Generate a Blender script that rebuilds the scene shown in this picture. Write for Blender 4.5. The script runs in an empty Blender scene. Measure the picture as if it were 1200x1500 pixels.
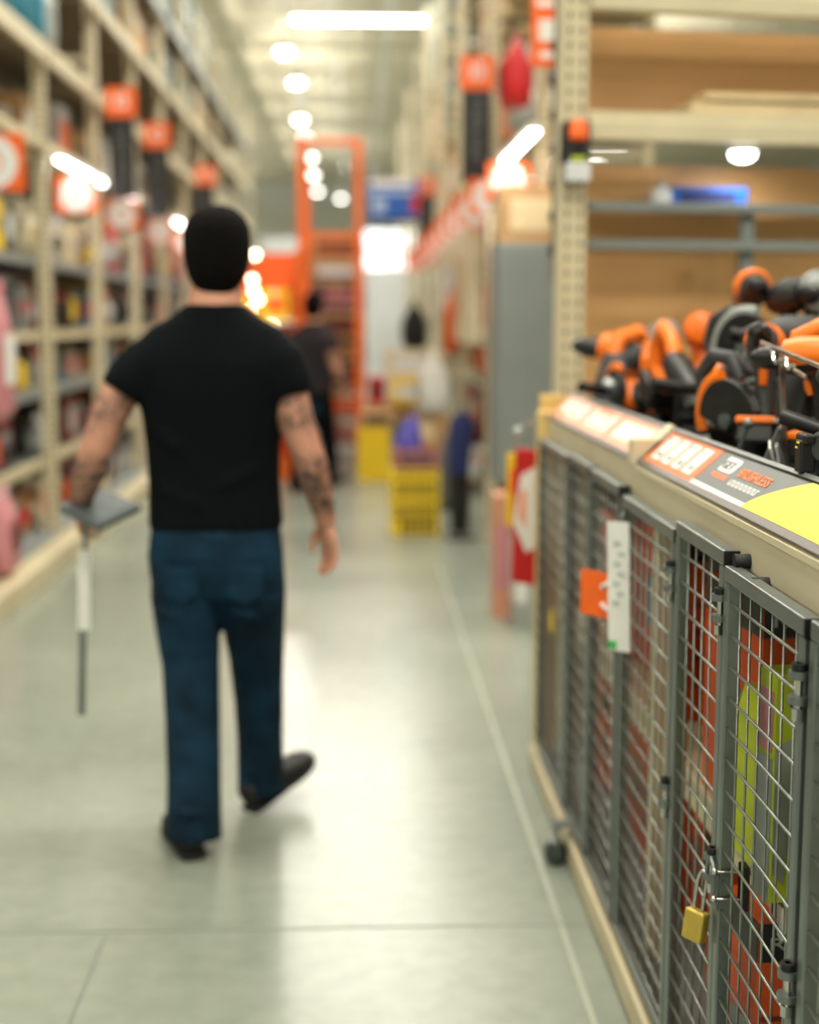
import bpy, bmesh, math, random
from mathutils import Vector, Matrix, Euler
random.seed(11)
S = bpy.context.scene
COL = S.collection
PI = math.pi

# ------------------------------------------------------------------ camera, light, exposure
cd = bpy.data.cameras.new('camera')
cam = bpy.data.objects.new('camera', cd); COL.objects.link(cam)
cam.location = (0, 0, 1.5)
cam.rotation_euler = (math.radians(90 - 7.79), 0, math.radians(-2.179))
cd.sensor_fit = 'VERTICAL'; cd.sensor_height = 36; cd.sensor_width = 28.8; cd.lens = 50
cd.clip_start = 0.05; cd.clip_end = 300
cd.dof.use_dof = True; cd.dof.focus_distance = 2.12; cd.dof.aperture_fstop = 1.75; cd.dof.aperture_blades = 0
S.camera = cam
w = bpy.data.worlds.new('world'); S.world = w; w.use_nodes = True
w.node_tree.nodes['Background'].inputs[0].default_value = (0.80, 0.90, 0.86, 1)
w.node_tree.nodes['Background'].inputs[1].default_value = 0.35
S.view_settings.view_transform = 'Standard'; S.view_settings.look = 'None'
S.view_settings.gamma = 1; S.view_settings.use_curve_mapping = False
S.view_settings.exposure = 0.0
LAMP = 1.0; UP = 0.5
S.cycles.use_denoising = True
S.cycles.max_bounces = 6; S.cycles.diffuse_bounces = 3; S.cycles.glossy_bounces = 3
S.cycles.transmission_bounces = 4; S.cycles.transparent_max_bounces = 6
S.cycles.sample_clamp_indirect = 6.0
S.cycles.caustics_reflective = False; S.cycles.caustics_refractive = False


def area_lamp(parent, loc, sx, sy, power, color=(1.0, 0.97, 0.89)):
    d = bpy.data.lights.new('lamp_glow', 'AREA'); d.shape = 'RECTANGLE'; d.size = sx; d.size_y = sy
    d.energy = power * LAMP; d.color = color; d.use_shadow = True
    o = bpy.data.objects.new('lamp_glow', d); COL.objects.link(o); o.parent = parent; o.location = loc
    return o


# ------------------------------------------------------------------ materials
MATS = {}


def mat(name, color, rough=0.5, metal=0.0, vary=0.08, scale=9.0, bump=0.0, bscale=60.0, emit=None, estr=0.0,
        spec=0.5, trans=0.0, coat=0.0):
    if name in MATS: return MATS[name]
    m = bpy.data.materials.new(name); m.use_nodes = True; MATS[name] = m
    nt = m.node_tree; b = nt.nodes['Principled BSDF']
    b.inputs['Roughness'].default_value = rough; b.inputs['Metallic'].default_value = metal
    b.inputs['Specular IOR Level'].default_value = spec
    b.inputs['Base Color'].default_value = (*color, 1)
    if coat: b.inputs['Coat Weight'].default_value = coat; b.inputs['Coat Roughness'].default_value = 0.1
    if trans: b.inputs['Transmission Weight'].default_value = trans
    if emit: b.inputs['Emission Color'].default_value = (*emit, 1); b.inputs['Emission Strength'].default_value = estr
    if vary or bump:
        tc = nt.nodes.new('ShaderNodeTexCoord')
    if vary:
        n = nt.nodes.new('ShaderNodeTexNoise'); n.inputs['Scale'].default_value = scale; n.inputs['Detail'].default_value = 4
        r = nt.nodes.new('ShaderNodeValToRGB')
        r.color_ramp.elements[0].position = 0.3; r.color_ramp.elements[1].position = 0.7
        r.color_ramp.elements[0].color = (*[c * (1 - vary) for c in color], 1)
        r.color_ramp.elements[1].color = (*[min(1, c * (1 + vary)) for c in color], 1)
        nt.links.new(tc.outputs['Object'], n.inputs['Vector']); nt.links.new(n.outputs['Fac'], r.inputs[0])
        nt.links.new(r.outputs[0], b.inputs['Base Color'])
    if bump:
        n2 = nt.nodes.new('ShaderNodeTexNoise'); n2.inputs['Scale'].default_value = bscale
        bp = nt.nodes.new('ShaderNodeBump'); bp.inputs['Strength'].default_value = bump; bp.inputs['Distance'].default_value = 0.01
        nt.links.new(tc.outputs['Object'], n2.inputs['Vector']); nt.links.new(n2.outputs['Fac'], bp.inputs['Height'])
        nt.links.new(bp.outputs[0], b.inputs['Normal'])
    return m


def srgb(r, g, b):
    f = lambda c: c / 255 / 12.92 if c / 255 <= 0.04045 else ((c / 255 + 0.055) / 1.055) ** 2.4
    return (f(r), f(g), f(b))


CREAM = mat('cream_steel', srgb(214, 203, 170), 0.45, 0, 0.06, 5)
CREAM_D = mat('cream_steel_worn', srgb(196, 184, 150), 0.5, 0, 0.12, 4)
GALV = mat('galvanised_steel', srgb(122, 130, 127), 0.36, 0.75, 0.10, 14)
ZINC = mat('zinc_wire', srgb(150, 156, 150), 0.34, 0.8, 0.06, 20)
GREYP = mat('grey_paint', srgb(128, 135, 133), 0.5, 0.0, 0.05, 3)
DGREY = mat('dark_grey_plastic', srgb(52, 55, 56), 0.45, 0, 0.12, 30, 0.15, 300)
MGREY = mat('mid_grey_plastic', srgb(104, 108, 106), 0.4, 0, 0.08, 20)
BLACK = mat('black_plastic', srgb(17, 17, 18), 0.4, 0, 0.15, 30)
RUBBER = mat('black_rubber', srgb(20, 22, 22), 0.6, 0, 0.15, 30, 0.2, 200)
ORANGE = mat('orange_plastic', srgb(250, 124, 20), 0.38, 0, 0.05, 20)
ORANGE_S = mat('orange_sign', srgb(246, 104, 26), 0.5, 0, 0.03, 6)
ORANGE_P = mat('orange_powdercoat', srgb(240, 108, 18), 0.4, 0, 0.05, 4)
ORANGE_D = mat('orange_carton', srgb(214, 84, 26), 0.55, 0, 0.08, 10)
ORANGE_L = mat('pale_orange_print', srgb(238, 150, 108), 0.45, 0, 0.05, 15)
WHITE = mat('white_print', srgb(236, 236, 232), 0.5, 0, 0.03, 8)
PAPER = mat('white_paper', srgb(226, 226, 218), 0.6, 0, 0.05, 12)
CHROME = mat('bright_steel', srgb(205, 205, 200), 0.18, 1.0, 0.04, 30)
BRASS = mat('brass', srgb(200, 178, 84), 0.42, 0.55, 0.08, 40)
YELLOW = mat('yellow_print', srgb(250, 226, 50), 0.5, 0, 0.02, 8)
YELLOW_C = mat('yellow_carton', srgb(242, 204, 30), 0.5, 0, 0.05, 8)
LIME = mat('lime_carton', srgb(190, 205, 40), 0.45, 0, 0.06, 12)
RED = mat('red_plastic', srgb(196, 26, 30), 0.45, 0, 0.08, 10)
BLUE = mat('blue_print', srgb(30, 90, 180), 0.5, 0, 0.05, 6)
NAVY = mat('navy_cloth', srgb(30, 40, 92), 0.8, 0, 0.15, 12)
PURPLE = mat('violet_cloth', srgb(92, 84, 176), 0.8, 0, 0.1, 12)
TEAL = mat('teal_plastic', srgb(40, 116, 136), 0.35, 0, 0.15, 8)
PINK = mat('pink_plastic', srgb(200, 132, 138), 0.5, 0, 0.12, 14)
GREEN = mat('green_print', srgb(60, 180, 90), 0.5, 0, 0.05, 8)
CARD = mat('cardboard', srgb(190, 150, 104), 0.75, 0, 0.07, 8)
HARDB = mat('hardboard', srgb(208, 160, 104), 0.7, 0, 0.05, 3)
WOOD = mat('pine_board', srgb(226, 204, 160), 0.6, 0, 0.08, 7)
WOODY = mat('yellow_pine', srgb(228, 196, 122), 0.6, 0, 0.08, 7)
SILVER = mat('silver_plastic', srgb(170, 176, 172), 0.35, 0.4, 0.06, 20)
PLUM = mat('plum_carton', srgb(96, 70, 84), 0.5, 0, 0.15, 10)
SAGE = mat('sage_netting', srgb(106, 122, 116), 0.6, 0, 0.14, 3)
MAROON = mat('maroon_plastic', srgb(110, 44, 40), 0.5, 0, 0.12, 10)
WHITE_G = mat('glossy_white_wrap', srgb(220, 224, 226), 0.15, 0, 0.08, 9)
CLEAR = mat('clear_blister', (0.9, 0.93, 0.93), 0.08, 0, 0, trans=0.9)
GLOW = mat('lit_diffuser', (1, 1, 1), 0.5, 0, 0, emit=(1.0, 0.98, 0.90), estr=14)
GLOW_LED = mat('lit_led_tube', (1, 1, 1), 0.5, 0, 0, emit=(1.0, 0.99, 0.95), estr=12)
GLOW_W = mat('warm_bulb', (1, 1, 1), 0.5, 0, 0, emit=(1.0, 0.80, 0.48), estr=16)
GLOW_WIN = mat('daylit_pane', (1, 1, 1), 0.3, 0, 0, emit=(0.95, 0.98, 1.0), estr=2.2)
PALETTE = dict(orange=ORANGE_D, teal=TEAL, red=RED, yellow=YELLOW_C, lime=LIME, white=WHITE_G, grey=MGREY, black=BLACK,
               plum=PLUM, maroon=MAROON, pink=PINK, brown=CARD, blue=BLUE, silver=SILVER, cream=CREAM)


# ------------------------------------------------------------------ mesh helpers
class MB:
    def __init__(self): self.v = []; self.f = []; self.mi = []; self.m = 0

    def add(self, vs, fs):
        b = len(self.v); self.v += [Vector(p) for p in vs]
        for f in fs: self.f.append([i + b for i in f]); self.mi.append(self.m)
        return self

    def box(self, c, s, R=None, t=1.0):
        x, y, z = s[0] / 2, s[1] / 2, s[2] / 2
        vs = [(-x, -y, -z), (x, -y, -z), (x, y, -z), (-x, y, -z), (-x * t, -y * t, z), (x * t, -y * t, z), (x * t, y * t, z), (-x * t, y * t, z)]
        c = Vector(c)
        M = R if R is not None else Matrix.Identity(3)
        return self.add([c + M @ Vector(p) for p in vs], [(0, 3, 2, 1), (4, 5, 6, 7), (0, 1, 5, 4), (1, 2, 6, 5), (2, 3, 7, 6), (3, 0, 4, 7)])

    def bar(self, p0, p1, wd, ht, up=(0, 0, 1)):
        p0, p1 = Vector(p0), Vector(p1); d = (p1 - p0); L = d.length; d.normalize()
        u = Vector(up)
        if abs(u.dot(d)) > 0.95: u = Vector((1, 0, 0))
        s = d.cross(u).normalized(); u = s.cross(d)
        R = Matrix((d, s, u)).transposed()
        return self.box((p0 + p1) / 2, (L, wd, ht), R)

    def loft(self, rings, cap=True):
        n = len(rings[0]); b = len(self.v)
        for r in rings: self.v += [Vector(p) for p in r]
        for i in range(len(rings) - 1):
            for k in range(n):
                a = b + i * n + k; c = b + i * n + (k + 1) % n
                self.f.append([a, c, c + n, a + n]); self.mi.append(self.m)
        if cap:
            self.f.append([b + k for k in reversed(range(n))]); self.mi.append(self.m)
            e = b + (len(rings) - 1) * n
            self.f.append([e + k for k in range(n)]); self.mi.append(self.m)
        return self

    def tube(self, pts, r, n=10, ref=(1, 0, 0), cap=True):
        """r: number, list of numbers, or list of (a, b); a lies along ref as far as it can."""
        pts = [Vector(p) for p in pts]; rings = []
        for i, p in enumerate(pts):
            d = (pts[min(i + 1, len(pts) - 1)] - pts[max(i - 1, 0)]).normalized()
            rr = Vector(ref)
            if abs(rr.dot(d)) > 0.97: rr = Vector((0, 1, 0)) if abs(d.y) < 0.9 else Vector((0, 0, 1))
            a = (rr - d * rr.dot(d)).normalized(); b = d.cross(a)
            q = r[i] if isinstance(r, (list, tuple)) else r
            ra, rb = q if isinstance(q, (list, tuple)) else (q, q)
            rings.append([p + a * (ra * math.cos(2 * PI * k / n)) + b * (rb * math.sin(2 * PI * k / n)) for k in range(n)])
        return self.loft(rings, cap)

    def cyl(self, p0, p1, r, r1=None, n=14): return self.tube([p0, p1], [r, r if r1 is None else r1], n)

    def ball(self, c, r, n=12, k=8):
        c = Vector(c); r = r if isinstance(r, (list, tuple)) else (r, r, r)
        rings = []
        for i in range(k + 1):
            t = -PI / 2 + PI * (i + 0.02 if i == 0 else i - 0.02 if i == k else i) / k
            rings.append([c + Vector((r[0] * math.cos(t) * math.cos(2 * PI * j / n), r[1] * math.cos(t) * math.sin(2 * PI * j / n), r[2] * math.sin(t))) for j in range(n)])
        return self.loft(rings)

    def prism(self, poly, d0, d1, axis='y'):
        f = {'x': lambda a, b, d: (d, a, b), 'y': lambda a, b, d: (a, d, b), 'z': lambda a, b, d: (a, b, d)}[axis]
        r0 = [f(a, b, d0) for a, b in poly]; r1 = [f(a, b, d1) for a, b in poly]
        return self.loft([r0, r1])

    def shift(self, o): o = Vector(o); self.v = [p - o for p in self.v]; return self

    def mesh(self, name, mats, smooth=False):
        me = bpy.data.meshes.new(name); me.from_pydata([tuple(p) for p in self.v], [], self.f)
        for m in (mats if isinstance(mats, (list, tuple)) else [mats]): me.materials.append(m)
        if isinstance(mats, (list, tuple)) and len(mats) > 1: me.polygons.foreach_set('material_index', self.mi)
        bm = bmesh.new(); bm.from_mesh(me); bmesh.ops.recalc_face_normals(bm, faces=bm.faces); bm.to_mesh(me); bm.free()
        if smooth: me.shade_smooth()
        me.update(); return me

    def build(self, name, mats, parent=None, smooth=False, bevel=0, loc=None, rot=None):
        return link(name, self.mesh(name, mats, smooth), parent, bevel, loc, rot, smooth)


def link(name, me, parent=None, bevel=0, loc=None, rot=None, smooth=False):
    o = bpy.data.objects.new(name, me); COL.objects.link(o)
    if parent: o.parent = parent
    if loc is not None: o.location = loc
    if rot is not None: o.rotation_euler = rot
    if bevel:
        m = o.modifiers.new('bevel', 'BEVEL'); m.width = bevel; m.segments = 2; m.limit_method = 'ANGLE'; m.angle_limit = 0.6
    elif smooth:
        try: me.set_sharp_from_angle(angle=0.7)
        except Exception: pass
    return o


def thing(name, label, cat, loc=(0, 0, 0), rot=None, group=None):
    o = bpy.data.objects.new(name, None); COL.objects.link(o); o.location = loc; o.empty_display_size = 0.05
    if rot is not None: o.rotation_euler = rot if not isinstance(rot, (int, float)) else (0, 0, rot)
    return tag(o, label, cat, group)


def tag(o, label, cat, group=None, kind=None):
    o['label'] = label; o['category'] = cat
    if group: o['group'] = group
    if kind: o['kind'] = kind
    return o


def copy_tree(o, parent=None):
    c = o.copy(); COL.objects.link(c)
    if parent: c.parent = parent
    for ch in list(o.children): copy_tree(ch, c)
    return c


def struct(o): o['kind'] = 'structure'; return o


def text_mesh(s, size, mats, O, X, Y, width=None, name='lettering', parent=None, depth=0.0006):
    cu = bpy.data.curves.new(name, 'FONT'); cu.body = s; cu.size = size; cu.align_x = 'LEFT'; cu.resolution_u = 3
    cu.extrude = depth; cu.offset = size * 0.012
    t = bpy.data.objects.new(name, cu); COL.objects.link(t)
    dg = bpy.context.evaluated_depsgraph_get()
    me = bpy.data.meshes.new_from_object(t.evaluated_get(dg))
    bpy.data.objects.remove(t); bpy.data.curves.remove(cu)
    xs = [v.co.x for v in me.vertices]; k = (width / (max(xs) - min(xs))) if width else 1.0; x0 = min(xs)
    X = Vector(X).normalized(); Y = Vector(Y).normalized(); Z = X.cross(Y)
    for v in me.vertices: v.co = Vector(O) + X * ((v.co.x - x0) * k) + Y * v.co.y + Z * (v.co.z + depth)
    me.materials.clear(); me.materials.append(mats); me.name = name
    return link(name, me, parent)


def ring_disc(mb, c, r0, r1, y, n=20, d=0.004):
    """annulus facing -y, centre (x, z)"""
    rings = [[], [], [], []]
    for k in range(n):
        a = 2 * PI * k / n; cs, sn = math.cos(a), math.sin(a)
        rings[0].append((c[0] + r0 * cs, y + d, c[1] + r0 * sn)); rings[1].append((c[0] + r0 * cs, y, c[1] + r0 * sn))
        rings[2].append((c[0] + r1 * cs, y, c[1] + r1 * sn)); rings[3].append((c[0] + r1 * cs, y + d, c[1] + r1 * sn))
    return mb.loft(rings, cap=False)


# ------------------------------------------------------------------ the building
def floor_mat():
    m = bpy.data.materials.new('polished_concrete'); m.use_nodes = True; nt = m.node_tree; b = nt.nodes['Principled BSDF']
    tc = nt.nodes.new('ShaderNodeTexCoord')
    n = nt.nodes.new('ShaderNodeTexNoise'); n.inputs['Scale'].default_value = 0.9; n.inputs['Detail'].default_value = 8
    n2 = nt.nodes.new('ShaderNodeTexNoise'); n2.inputs['Scale'].default_value = 14; n2.inputs['Detail'].default_value = 5
    mx = nt.nodes.new('ShaderNodeMix'); mx.data_type = 'FLOAT'; mx.inputs[0].default_value = 0.35
    r = nt.nodes.new('ShaderNodeValToRGB')
    r.color_ramp.elements[0].position = 0.3; r.color_ramp.elements[1].position = 0.72
    r.color_ramp.elements[0].color = (*srgb(126, 134, 122), 1); r.color_ramp.elements[1].color = (*srgb(154, 160, 146), 1)
    r2 = nt.nodes.new('ShaderNodeMapRange'); r2.inputs[3].default_value = 0.17; r2.inputs[4].default_value = 0.30
    L = nt.links.new
    L(tc.outputs['Object'], n.inputs['Vector']); L(tc.outputs['Object'], n2.inputs['Vector'])
    L(n.outputs['Fac'], mx.inputs[2]); L(n2.outputs['Fac'], mx.inputs[3]); L(mx.outputs[0], r.inputs[0])
    L(r.outputs[0], b.inputs['Base Color']); L(n.outputs['Fac'], r2.inputs[0]); L(r2.outputs[0], b.inputs['Roughness'])
    b.inputs['Specular IOR Level'].default_value = 0.32
    return m


FLOOR_M = floor_mat()
JOINT_D = mat('dark_joint', srgb(120, 127, 116), 0.5, 0, 0.1)
JOINT_L = mat('pale_joint_filler', srgb(158, 162, 144), 0.4, 0, 0.08)
CEIL_M = mat('ceiling_deck_paint', srgb(222, 212, 184), 0.7, 0, 0.05, 1)
WALL_M = mat('wall_paint', srgb(238, 238, 232), 0.8, 0, 0.03, 1)
fl = struct(MB().box((0, 32, -0.06), (44, 92, 0.12)).build('floor', FLOOR_M))
MB().box((-0.6, 3.36, 0.0004), (2.6, 0.008, 0.0012)).build('joint', JOINT_D, fl)
MB().box((-0.6, 8.4, 0.0004), (2.6, 0.008, 0.0012)).build('joint', JOINT_D, fl)
MB().box((0.505, 4.0, 0.0004), (0.014, 9.0, 0.0012)).build('joint', JOINT_L, fl)
MB().box((-0.62, 1.2, 0.0004), (0.008, 4.3, 0.0012)).build('joint', JOINT_D, fl)
cb = MB()                                          # corrugated deck: trapezoid ribs along the aisle
N = 110; prof = []
for i in range(N):
    x = -22 + i * 0.4
    prof += [(x, 8.7), (x + 0.16, 8.7), (x + 0.2, 8.76), (x + 0.36, 8.76)]
prof += [(22, 8.7)]
cb.loft([[(x, -14, z) for x, z in prof] + [(22, -14, 8.9), (-22, -14, 8.9)], [(x, 78, z) for x, z in prof] + [(22, 78, 8.9), (-22, 78, 8.9)]])
ce = struct(cb.build('ceiling', CEIL_M))
jb = MB(); jb.box((0, 0, 7.36), (22, 0.09, 0.06)); jb.box((0, 0, 6.86), (22, 0.09, 0.06))
for i in range(22):
    x = -11 + i; jb.bar((x, 0, 6.88), (x + 0.5, 0, 7.34), 0.03, 0.03); jb.bar((x + 0.5, 0, 7.34), (x + 1, 0, 6.88), 0.03, 0.03)
jm = jb.mesh('joist', mat('joist_paint', srgb(206, 202, 186), 0.6))
for i in range(20): link('joist', jm, ce, loc=(0, 18 + i * 2.7, 1.3))
for x in (-2.6, 1.9): MB().box((x, 44, 8.06), (0.2, 64, 0.16)).build('girder', CEIL_M, ce)
MB().cyl((0.75, 18, 7.6), (0.75, 70, 7.6), 0.06).build('sprinkler_pipe', WALL_M, ce)
MB().cyl((-0.4, 18, 7.8), (-0.4, 70, 7.8), 0.03).build('sprinkler_pipe', WALL_M, ce)
struct(MB().box((0, 78.2, 4.35), (44, 0.4, 8.9)).build('wall_back', WALL_M))
struct(MB().box((-22.2, 32, 4.35), (0.4, 92, 8.9)).build('wall_left', WALL_M))
struct(MB().box((22.2, 32, 4.35), (0.4, 92, 8.9)).build('wall_right', WALL_M))
struct(MB().box((0, -14.2, 4.35), (44, 0.4, 8.9)).build('wall_front', WALL_M))
wf = MB()                                          # high daylit window in the far wall
for x in (0.5, 1.85, 3.2): wf.box((x, 77.95, 5.1), (0.12, 0.12, 2.3))
for z in (4.0, 5.1, 6.2): wf.box((1.85, 77.95, z), (2.82, 0.12, 0.12))
wn = struct(wf.build('window_1', WALL_M))
for x in (1.17, 2.52):
    for z in (4.55, 5.65): MB().box((x, 77.96, z), (1.22, 0.02, 0.98)).build('pane', GLOW_WIN, wn)


# ceiling lamps -------------------------------------------------------------
def strip_mesh(L):
    h = MB().prism([(-0.09, 0.0), (-0.05, 0.07), (0.05, 0.07), (0.09, 0.0)], -L / 2, L / 2, 'x')
    d = MB().prism([(-0.075, -0.002), (0.075, -0.002), (0.05, -0.04), (-0.05, -0.04)], -L / 2 + .01, L / 2 - .01, 'x')
    return h.mesh('housing', WHITE), d.mesh('diffuser', GLOW)


SH, SD = strip_mesh(2.4)
wires = MB()
for x in (-1.0, 1.0): wires.cyl((x, 0, 0.06), (x, 0, 2.25), 0.006, n=6)
SW = wires.mesh('hanger', GALV)


def strip_light(x, y, label, group=None, power=110, rz=0.0):
    t = thing('strip_light', label, 'light', (x, y, 6.5), rz, group)
    link('housing', SH, t); link('diffuser', SD, t); link('hanger', SW, t)
    area_lamp(t, (0, 0, -0.06), 2.4, 0.6, power)
    area_lamp(t, (0, 0, 0.12), 2.4, 0.6, power * UP).rotation_euler = (PI, 0, 0)


ORD = ['nearest', 'second', 'third', 'fourth', 'fifth', 'sixth', 'seventh', 'eighth', 'ninth', 'tenth', 'eleventh', 'twelfth', 'thirteenth', 'fourteenth', 'fifteenth']
strip_light(0.17, 25.0, 'long white strip light hanging crosswise at the top of the photo', None, 200)
for i in range(8):
    strip_light(0.17, -7 + i * 4.0, 'strip light hanging crosswise above the aisle, %s from behind the viewer' % ORD[i], 'strip lights above the near aisle', 170)
for sx in (-7.0, 7.0):  # unseen lamp rows, added for fill and run on to brighten the back wall
    for i in range(14):
        strip_light(sx, -6 + i * 6.0, 'unseen strip light above the aisle beyond the %s rack, %s from the near end' % ('left' if sx < 0 else 'right', ORD[i]), 'unseen strip lights of the %s neighbouring aisle' % ('left' if sx < 0 else 'right'), 190)
hb = MB(); hb.tube([(0, 0, 0.3), (0, 0, 0.2), (0, 0, 0.19), (0, 0, 0.02), (0, 0, 0.0)], [0.04, 0.06, 0.08, 0.15, 0.16], 20)
HBS = hb.mesh('lamp_shade', WHITE, True)
HBD = MB().tube([(0, 0, -0.002), (0, 0, -0.05), (0, 0, -0.08)], [0.145, 0.12, 0.06], 20).mesh('diffuser', GLOW, True)
HBC = MB().cyl((0, 0, 0.3), (0, 0, 2.25), 0.012, n=6).mesh('hanger', GALV)
for i, (x, y) in enumerate([(-1.31, 27.96), (-1.22, 31.5), (-1.37, 37.3), (-1.38, 41.0), (-1.37, 45.9), (-1.45, 51.5), (-1.47, 58.1)]):
    t = thing('high_bay_lamp', 'round white high bay lamp, %s in the row receding above the man' % ORD[i], 'light', (x, y, 6.5), None, 'high bay lamps in a row')
    link('lamp_shade', HBS, t); link('diffuser', HBD, t); link('hanger', HBC, t); area_lamp(t, (0, 0, -0.1), 0.4, 0.4, 150); area_lamp(t, (0, 0, 0.4), 0.4, 0.4, 150 * UP).rotation_euler = (PI, 0, 0)
for i, (x, y) in enumerate([(-0.56, 61.4)]):
    t = thing('high_bay_lamp', 'round high bay lamp set apart to the right of the receding row', 'light', (x, y, 6.5))
    link('lamp_shade', HBS, t); link('diffuser', HBD, t); link('hanger', HBC, t); area_lamp(t, (0, 0, -0.1), 0.4, 0.4, 150); area_lamp(t, (0, 0, 0.4), 0.4, 0.4, 150 * UP).rotation_euler = (PI, 0, 0)

# ------------------------------------------------------------------ pallet racks
def perforations(z0, z1, face, step=0.05, w=0.016, h=0.026):
    """teardrop slots as thin dark pieces standing a hair proud of a post face; face: list of (x, y, nx)"""
    mb = MB(); z = z0
    while z < z1:
        for (x, y, nx) in face:
            if nx: mb.box((x, y, z), (0.002, w, h))
            else: mb.box((x, y, z), (w, 0.002, h))
        z += step
    return mb


def upright_post(mb, x, y, z1, w=0.085, d=0.075):
    """open C section post: front web and two flanges with lips"""
    mb.box((x, y, z1 / 2), (0.006, w, z1))


SLOT = mat('slot_shadow', srgb(120, 108, 84), 0.8, 0, 0.0)
left_up = [7.25, 9.15, 11.0, 12.9, 14.8, 16.7, 18.6, 21.0, 24.0, 27.0]
LX = -1.95
lr = thing('pallet_rack', 'tall cream pallet rack running the length of the aisle on the left', 'rack', (LX, 7.0, 0))
o0 = Vector((LX, 7.0, 0))
pm = MB().box((0, 0, 2.6), (0.075, 0.085, 5.2)).mesh('post', CREAM)
pf = perforations(0.15, 5.1, [(0.038, -0.02, 1), (0.038, 0.02, 1), (0.0, -0.0435, 0)]).mesh('perforation', SLOT)
zz = [0.2, 1.05, 1.4, 2.2, 2.55, 3.4, 4.2, 5.0]; brs = []
for i in range(len(zz) - 1):
    if i % 2 == 0: brs.append(MB().bar((-0.04, 0, zz[i + (i % 4 > 0)]), (-0.96, 0, zz[i + (i % 4 == 0)]), 0.03, 0.05).mesh('brace', CREAM))
    brs.append(MB().bar((-0.04, 0, zz[i + 1]), (-0.96, 0, zz[i + 1]), 0.03, 0.045).mesh('brace', CREAM))
for y in left_up:
    p = link('post', pm, lr, loc=(0, y - 7, 0)); q = link('perforation', pf, p); q['kind'] = 'stuff'
    link('post', pm, lr, loc=(-1.0, y - 7, 0)); [link('brace', q_, lr, loc=(0, y - 7, 0)) for q_ in brs]
for (z, h, m_) in [(3.12, 0.13, CREAM_D), (3.78, 0.12, CREAM_D), (4.5, 0.12, GREYP)]:
    for a, b in zip([5.4] + left_up[:-1], left_up):
        MB().prism([(0.04, -h / 2), (0.075, -h / 2), (0.075, h * .2), (0.055, h * .2), (0.055, h / 2), (0.04, h / 2)], 0.045, b - a - 0.045, 'y').build('beam', m_, lr, loc=(0, a - 7, z))
        MB().box((-1.0, (b - a) / 2, 0), (0.04, b - a - 0.09, h)).build('beam', m_, lr, loc=(0, a - 7, z))
for z in (3.185, 3.845, 4.565):
    for a, b in zip([5.4] + left_up[:-1], left_up):
        MB().box((-0.48, (a + b) / 2 - 7, z), (0.94, b - a - 0.1, 0.02)).build('deck', mat('rack_deck', srgb(120, 106, 84), 0.7), lr)
# shelves
SHZ = [0.62, 1.06, 1.42, 1.88]
for z in SHZ:
    for a, b in zip([5.4] + left_up[:-1], left_up):
        MB().box((-0.42, (a + b) / 2 - 7, z - 0.02), (0.72, b - a - 0.1, 0.025)).build('shelf', MGREY, lr)
        MB().box((-0.045, (a + b) / 2 - 7, z - 0.035), (0.03, b - a - 0.09, 0.06)).build('shelf_lip', CREAM_D if z in (0.62, 1.42) else GREYP, lr)
MB().box((-0.98, 10, 1.25), (0.02, 20, 2.4)).build('back_panel', mat('pegboard', srgb(150, 148, 140), 0.7), lr)
# plinth
pl = thing('display_plinth', 'low cream plinth along the floor under the left rack', 'plinth', (-1.75, 5.0, 0))
MB().box((-0.07, 9, 0.065), (0.14, 22, 0.13)).build('kick_board', CREAM_D, pl, bevel=0.006)
MB().box((-0.40, 5.0, 0.13), (0.9, 24, 0.02)).build('deck', GREYP, lr)

# right main rack beyond the cage
RX = 0.9
right_up = [6.6, 9.4, 12.2, 15.0, 17.8, 20.6, 24.0, 28.0]
rr = thing('pallet_rack', 'tall cream pallet rack running into the distance on the right', 'rack', (RX, 6.0, 0))
pf2 = perforations(0.15, 5.1, [(-0.038, -0.02, 1), (-0.038, 0.02, 1), (0.0, -0.0435, 0)]).mesh('perforation', SLOT)
for y in right_up:
    if y < 7: continue
    p = link('post', pm, rr, loc=(0, y - 6, 0)); q = link('perforation', pf2, p); q['kind'] = 'stuff'
    link('post', pm, rr, loc=(1.0, y - 6, 0))
    for bm_ in brs: link('brace', bm_, rr, loc=(1.0, y - 6, 0))
p = link('post', pm, rr, loc=(0.14, 2.0, 0)); q = link('perforation', pf2, p); q['kind'] = 'stuff'
for z in (2.55, 3.3, 4.2):
    for a, b in zip(right_up[:-1], right_up):
        MB().box((-0.055, (a + b) / 2 - 6, z), (0.035, b - a - 0.09, 0.12)).build('beam', CREAM_D if z < 4 else GREYP, rr)
        MB().box((0.5, (a + b) / 2 - 6, z + 0.07), (0.95, b - a - 0.1, 0.02)).build('deck', MATS['rack_deck'], rr)
for z in (0.14, 0.75, 1.3, 1.85):
    for a, b in zip(right_up[:-1], right_up):
        MB().box((0.42, (a + b) / 2 - 6, z - 0.02), (0.74, b - a - 0.1, 0.025)).build('shelf', CREAM, rr)
MB().box((0.98, 17, 1.25), (0.02, 21, 2.4)).build('back_panel', MATS['pegboard'], rr)

# ------------------------------------------------------------------ merchandise (unit prototypes, scaled)
def unit_carton():
    b = MB().box((0, 0, 0.5), (1, 1, 1)).mesh('box', CARD)
    pan = lambda c, s_: MB().box(c, s_).mesh('printed_panel', WHITE)
    p = [pan((-0.505, 0.0, 0.5), (0.012, 0.7, 0.55)), pan((0.505, 0, 0.5), (0.012, 0.7, 0.55)), pan((0, -0.505, 0.5), (0.7, 0.012, 0.55))]
    f = MB(); f.box((0, 0, 1.004), (0.12, 1.0, 0.01)); f.box((0, -0.503, 0.88), (0.12, 0.01, 0.24))
    return [('box', b, 0), ('printed_panel', p[0], 1), ('printed_panel', p[1], 1), ('printed_panel', p[2], 1), ('tape', f.mesh('tape', CARD), 2)]


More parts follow.
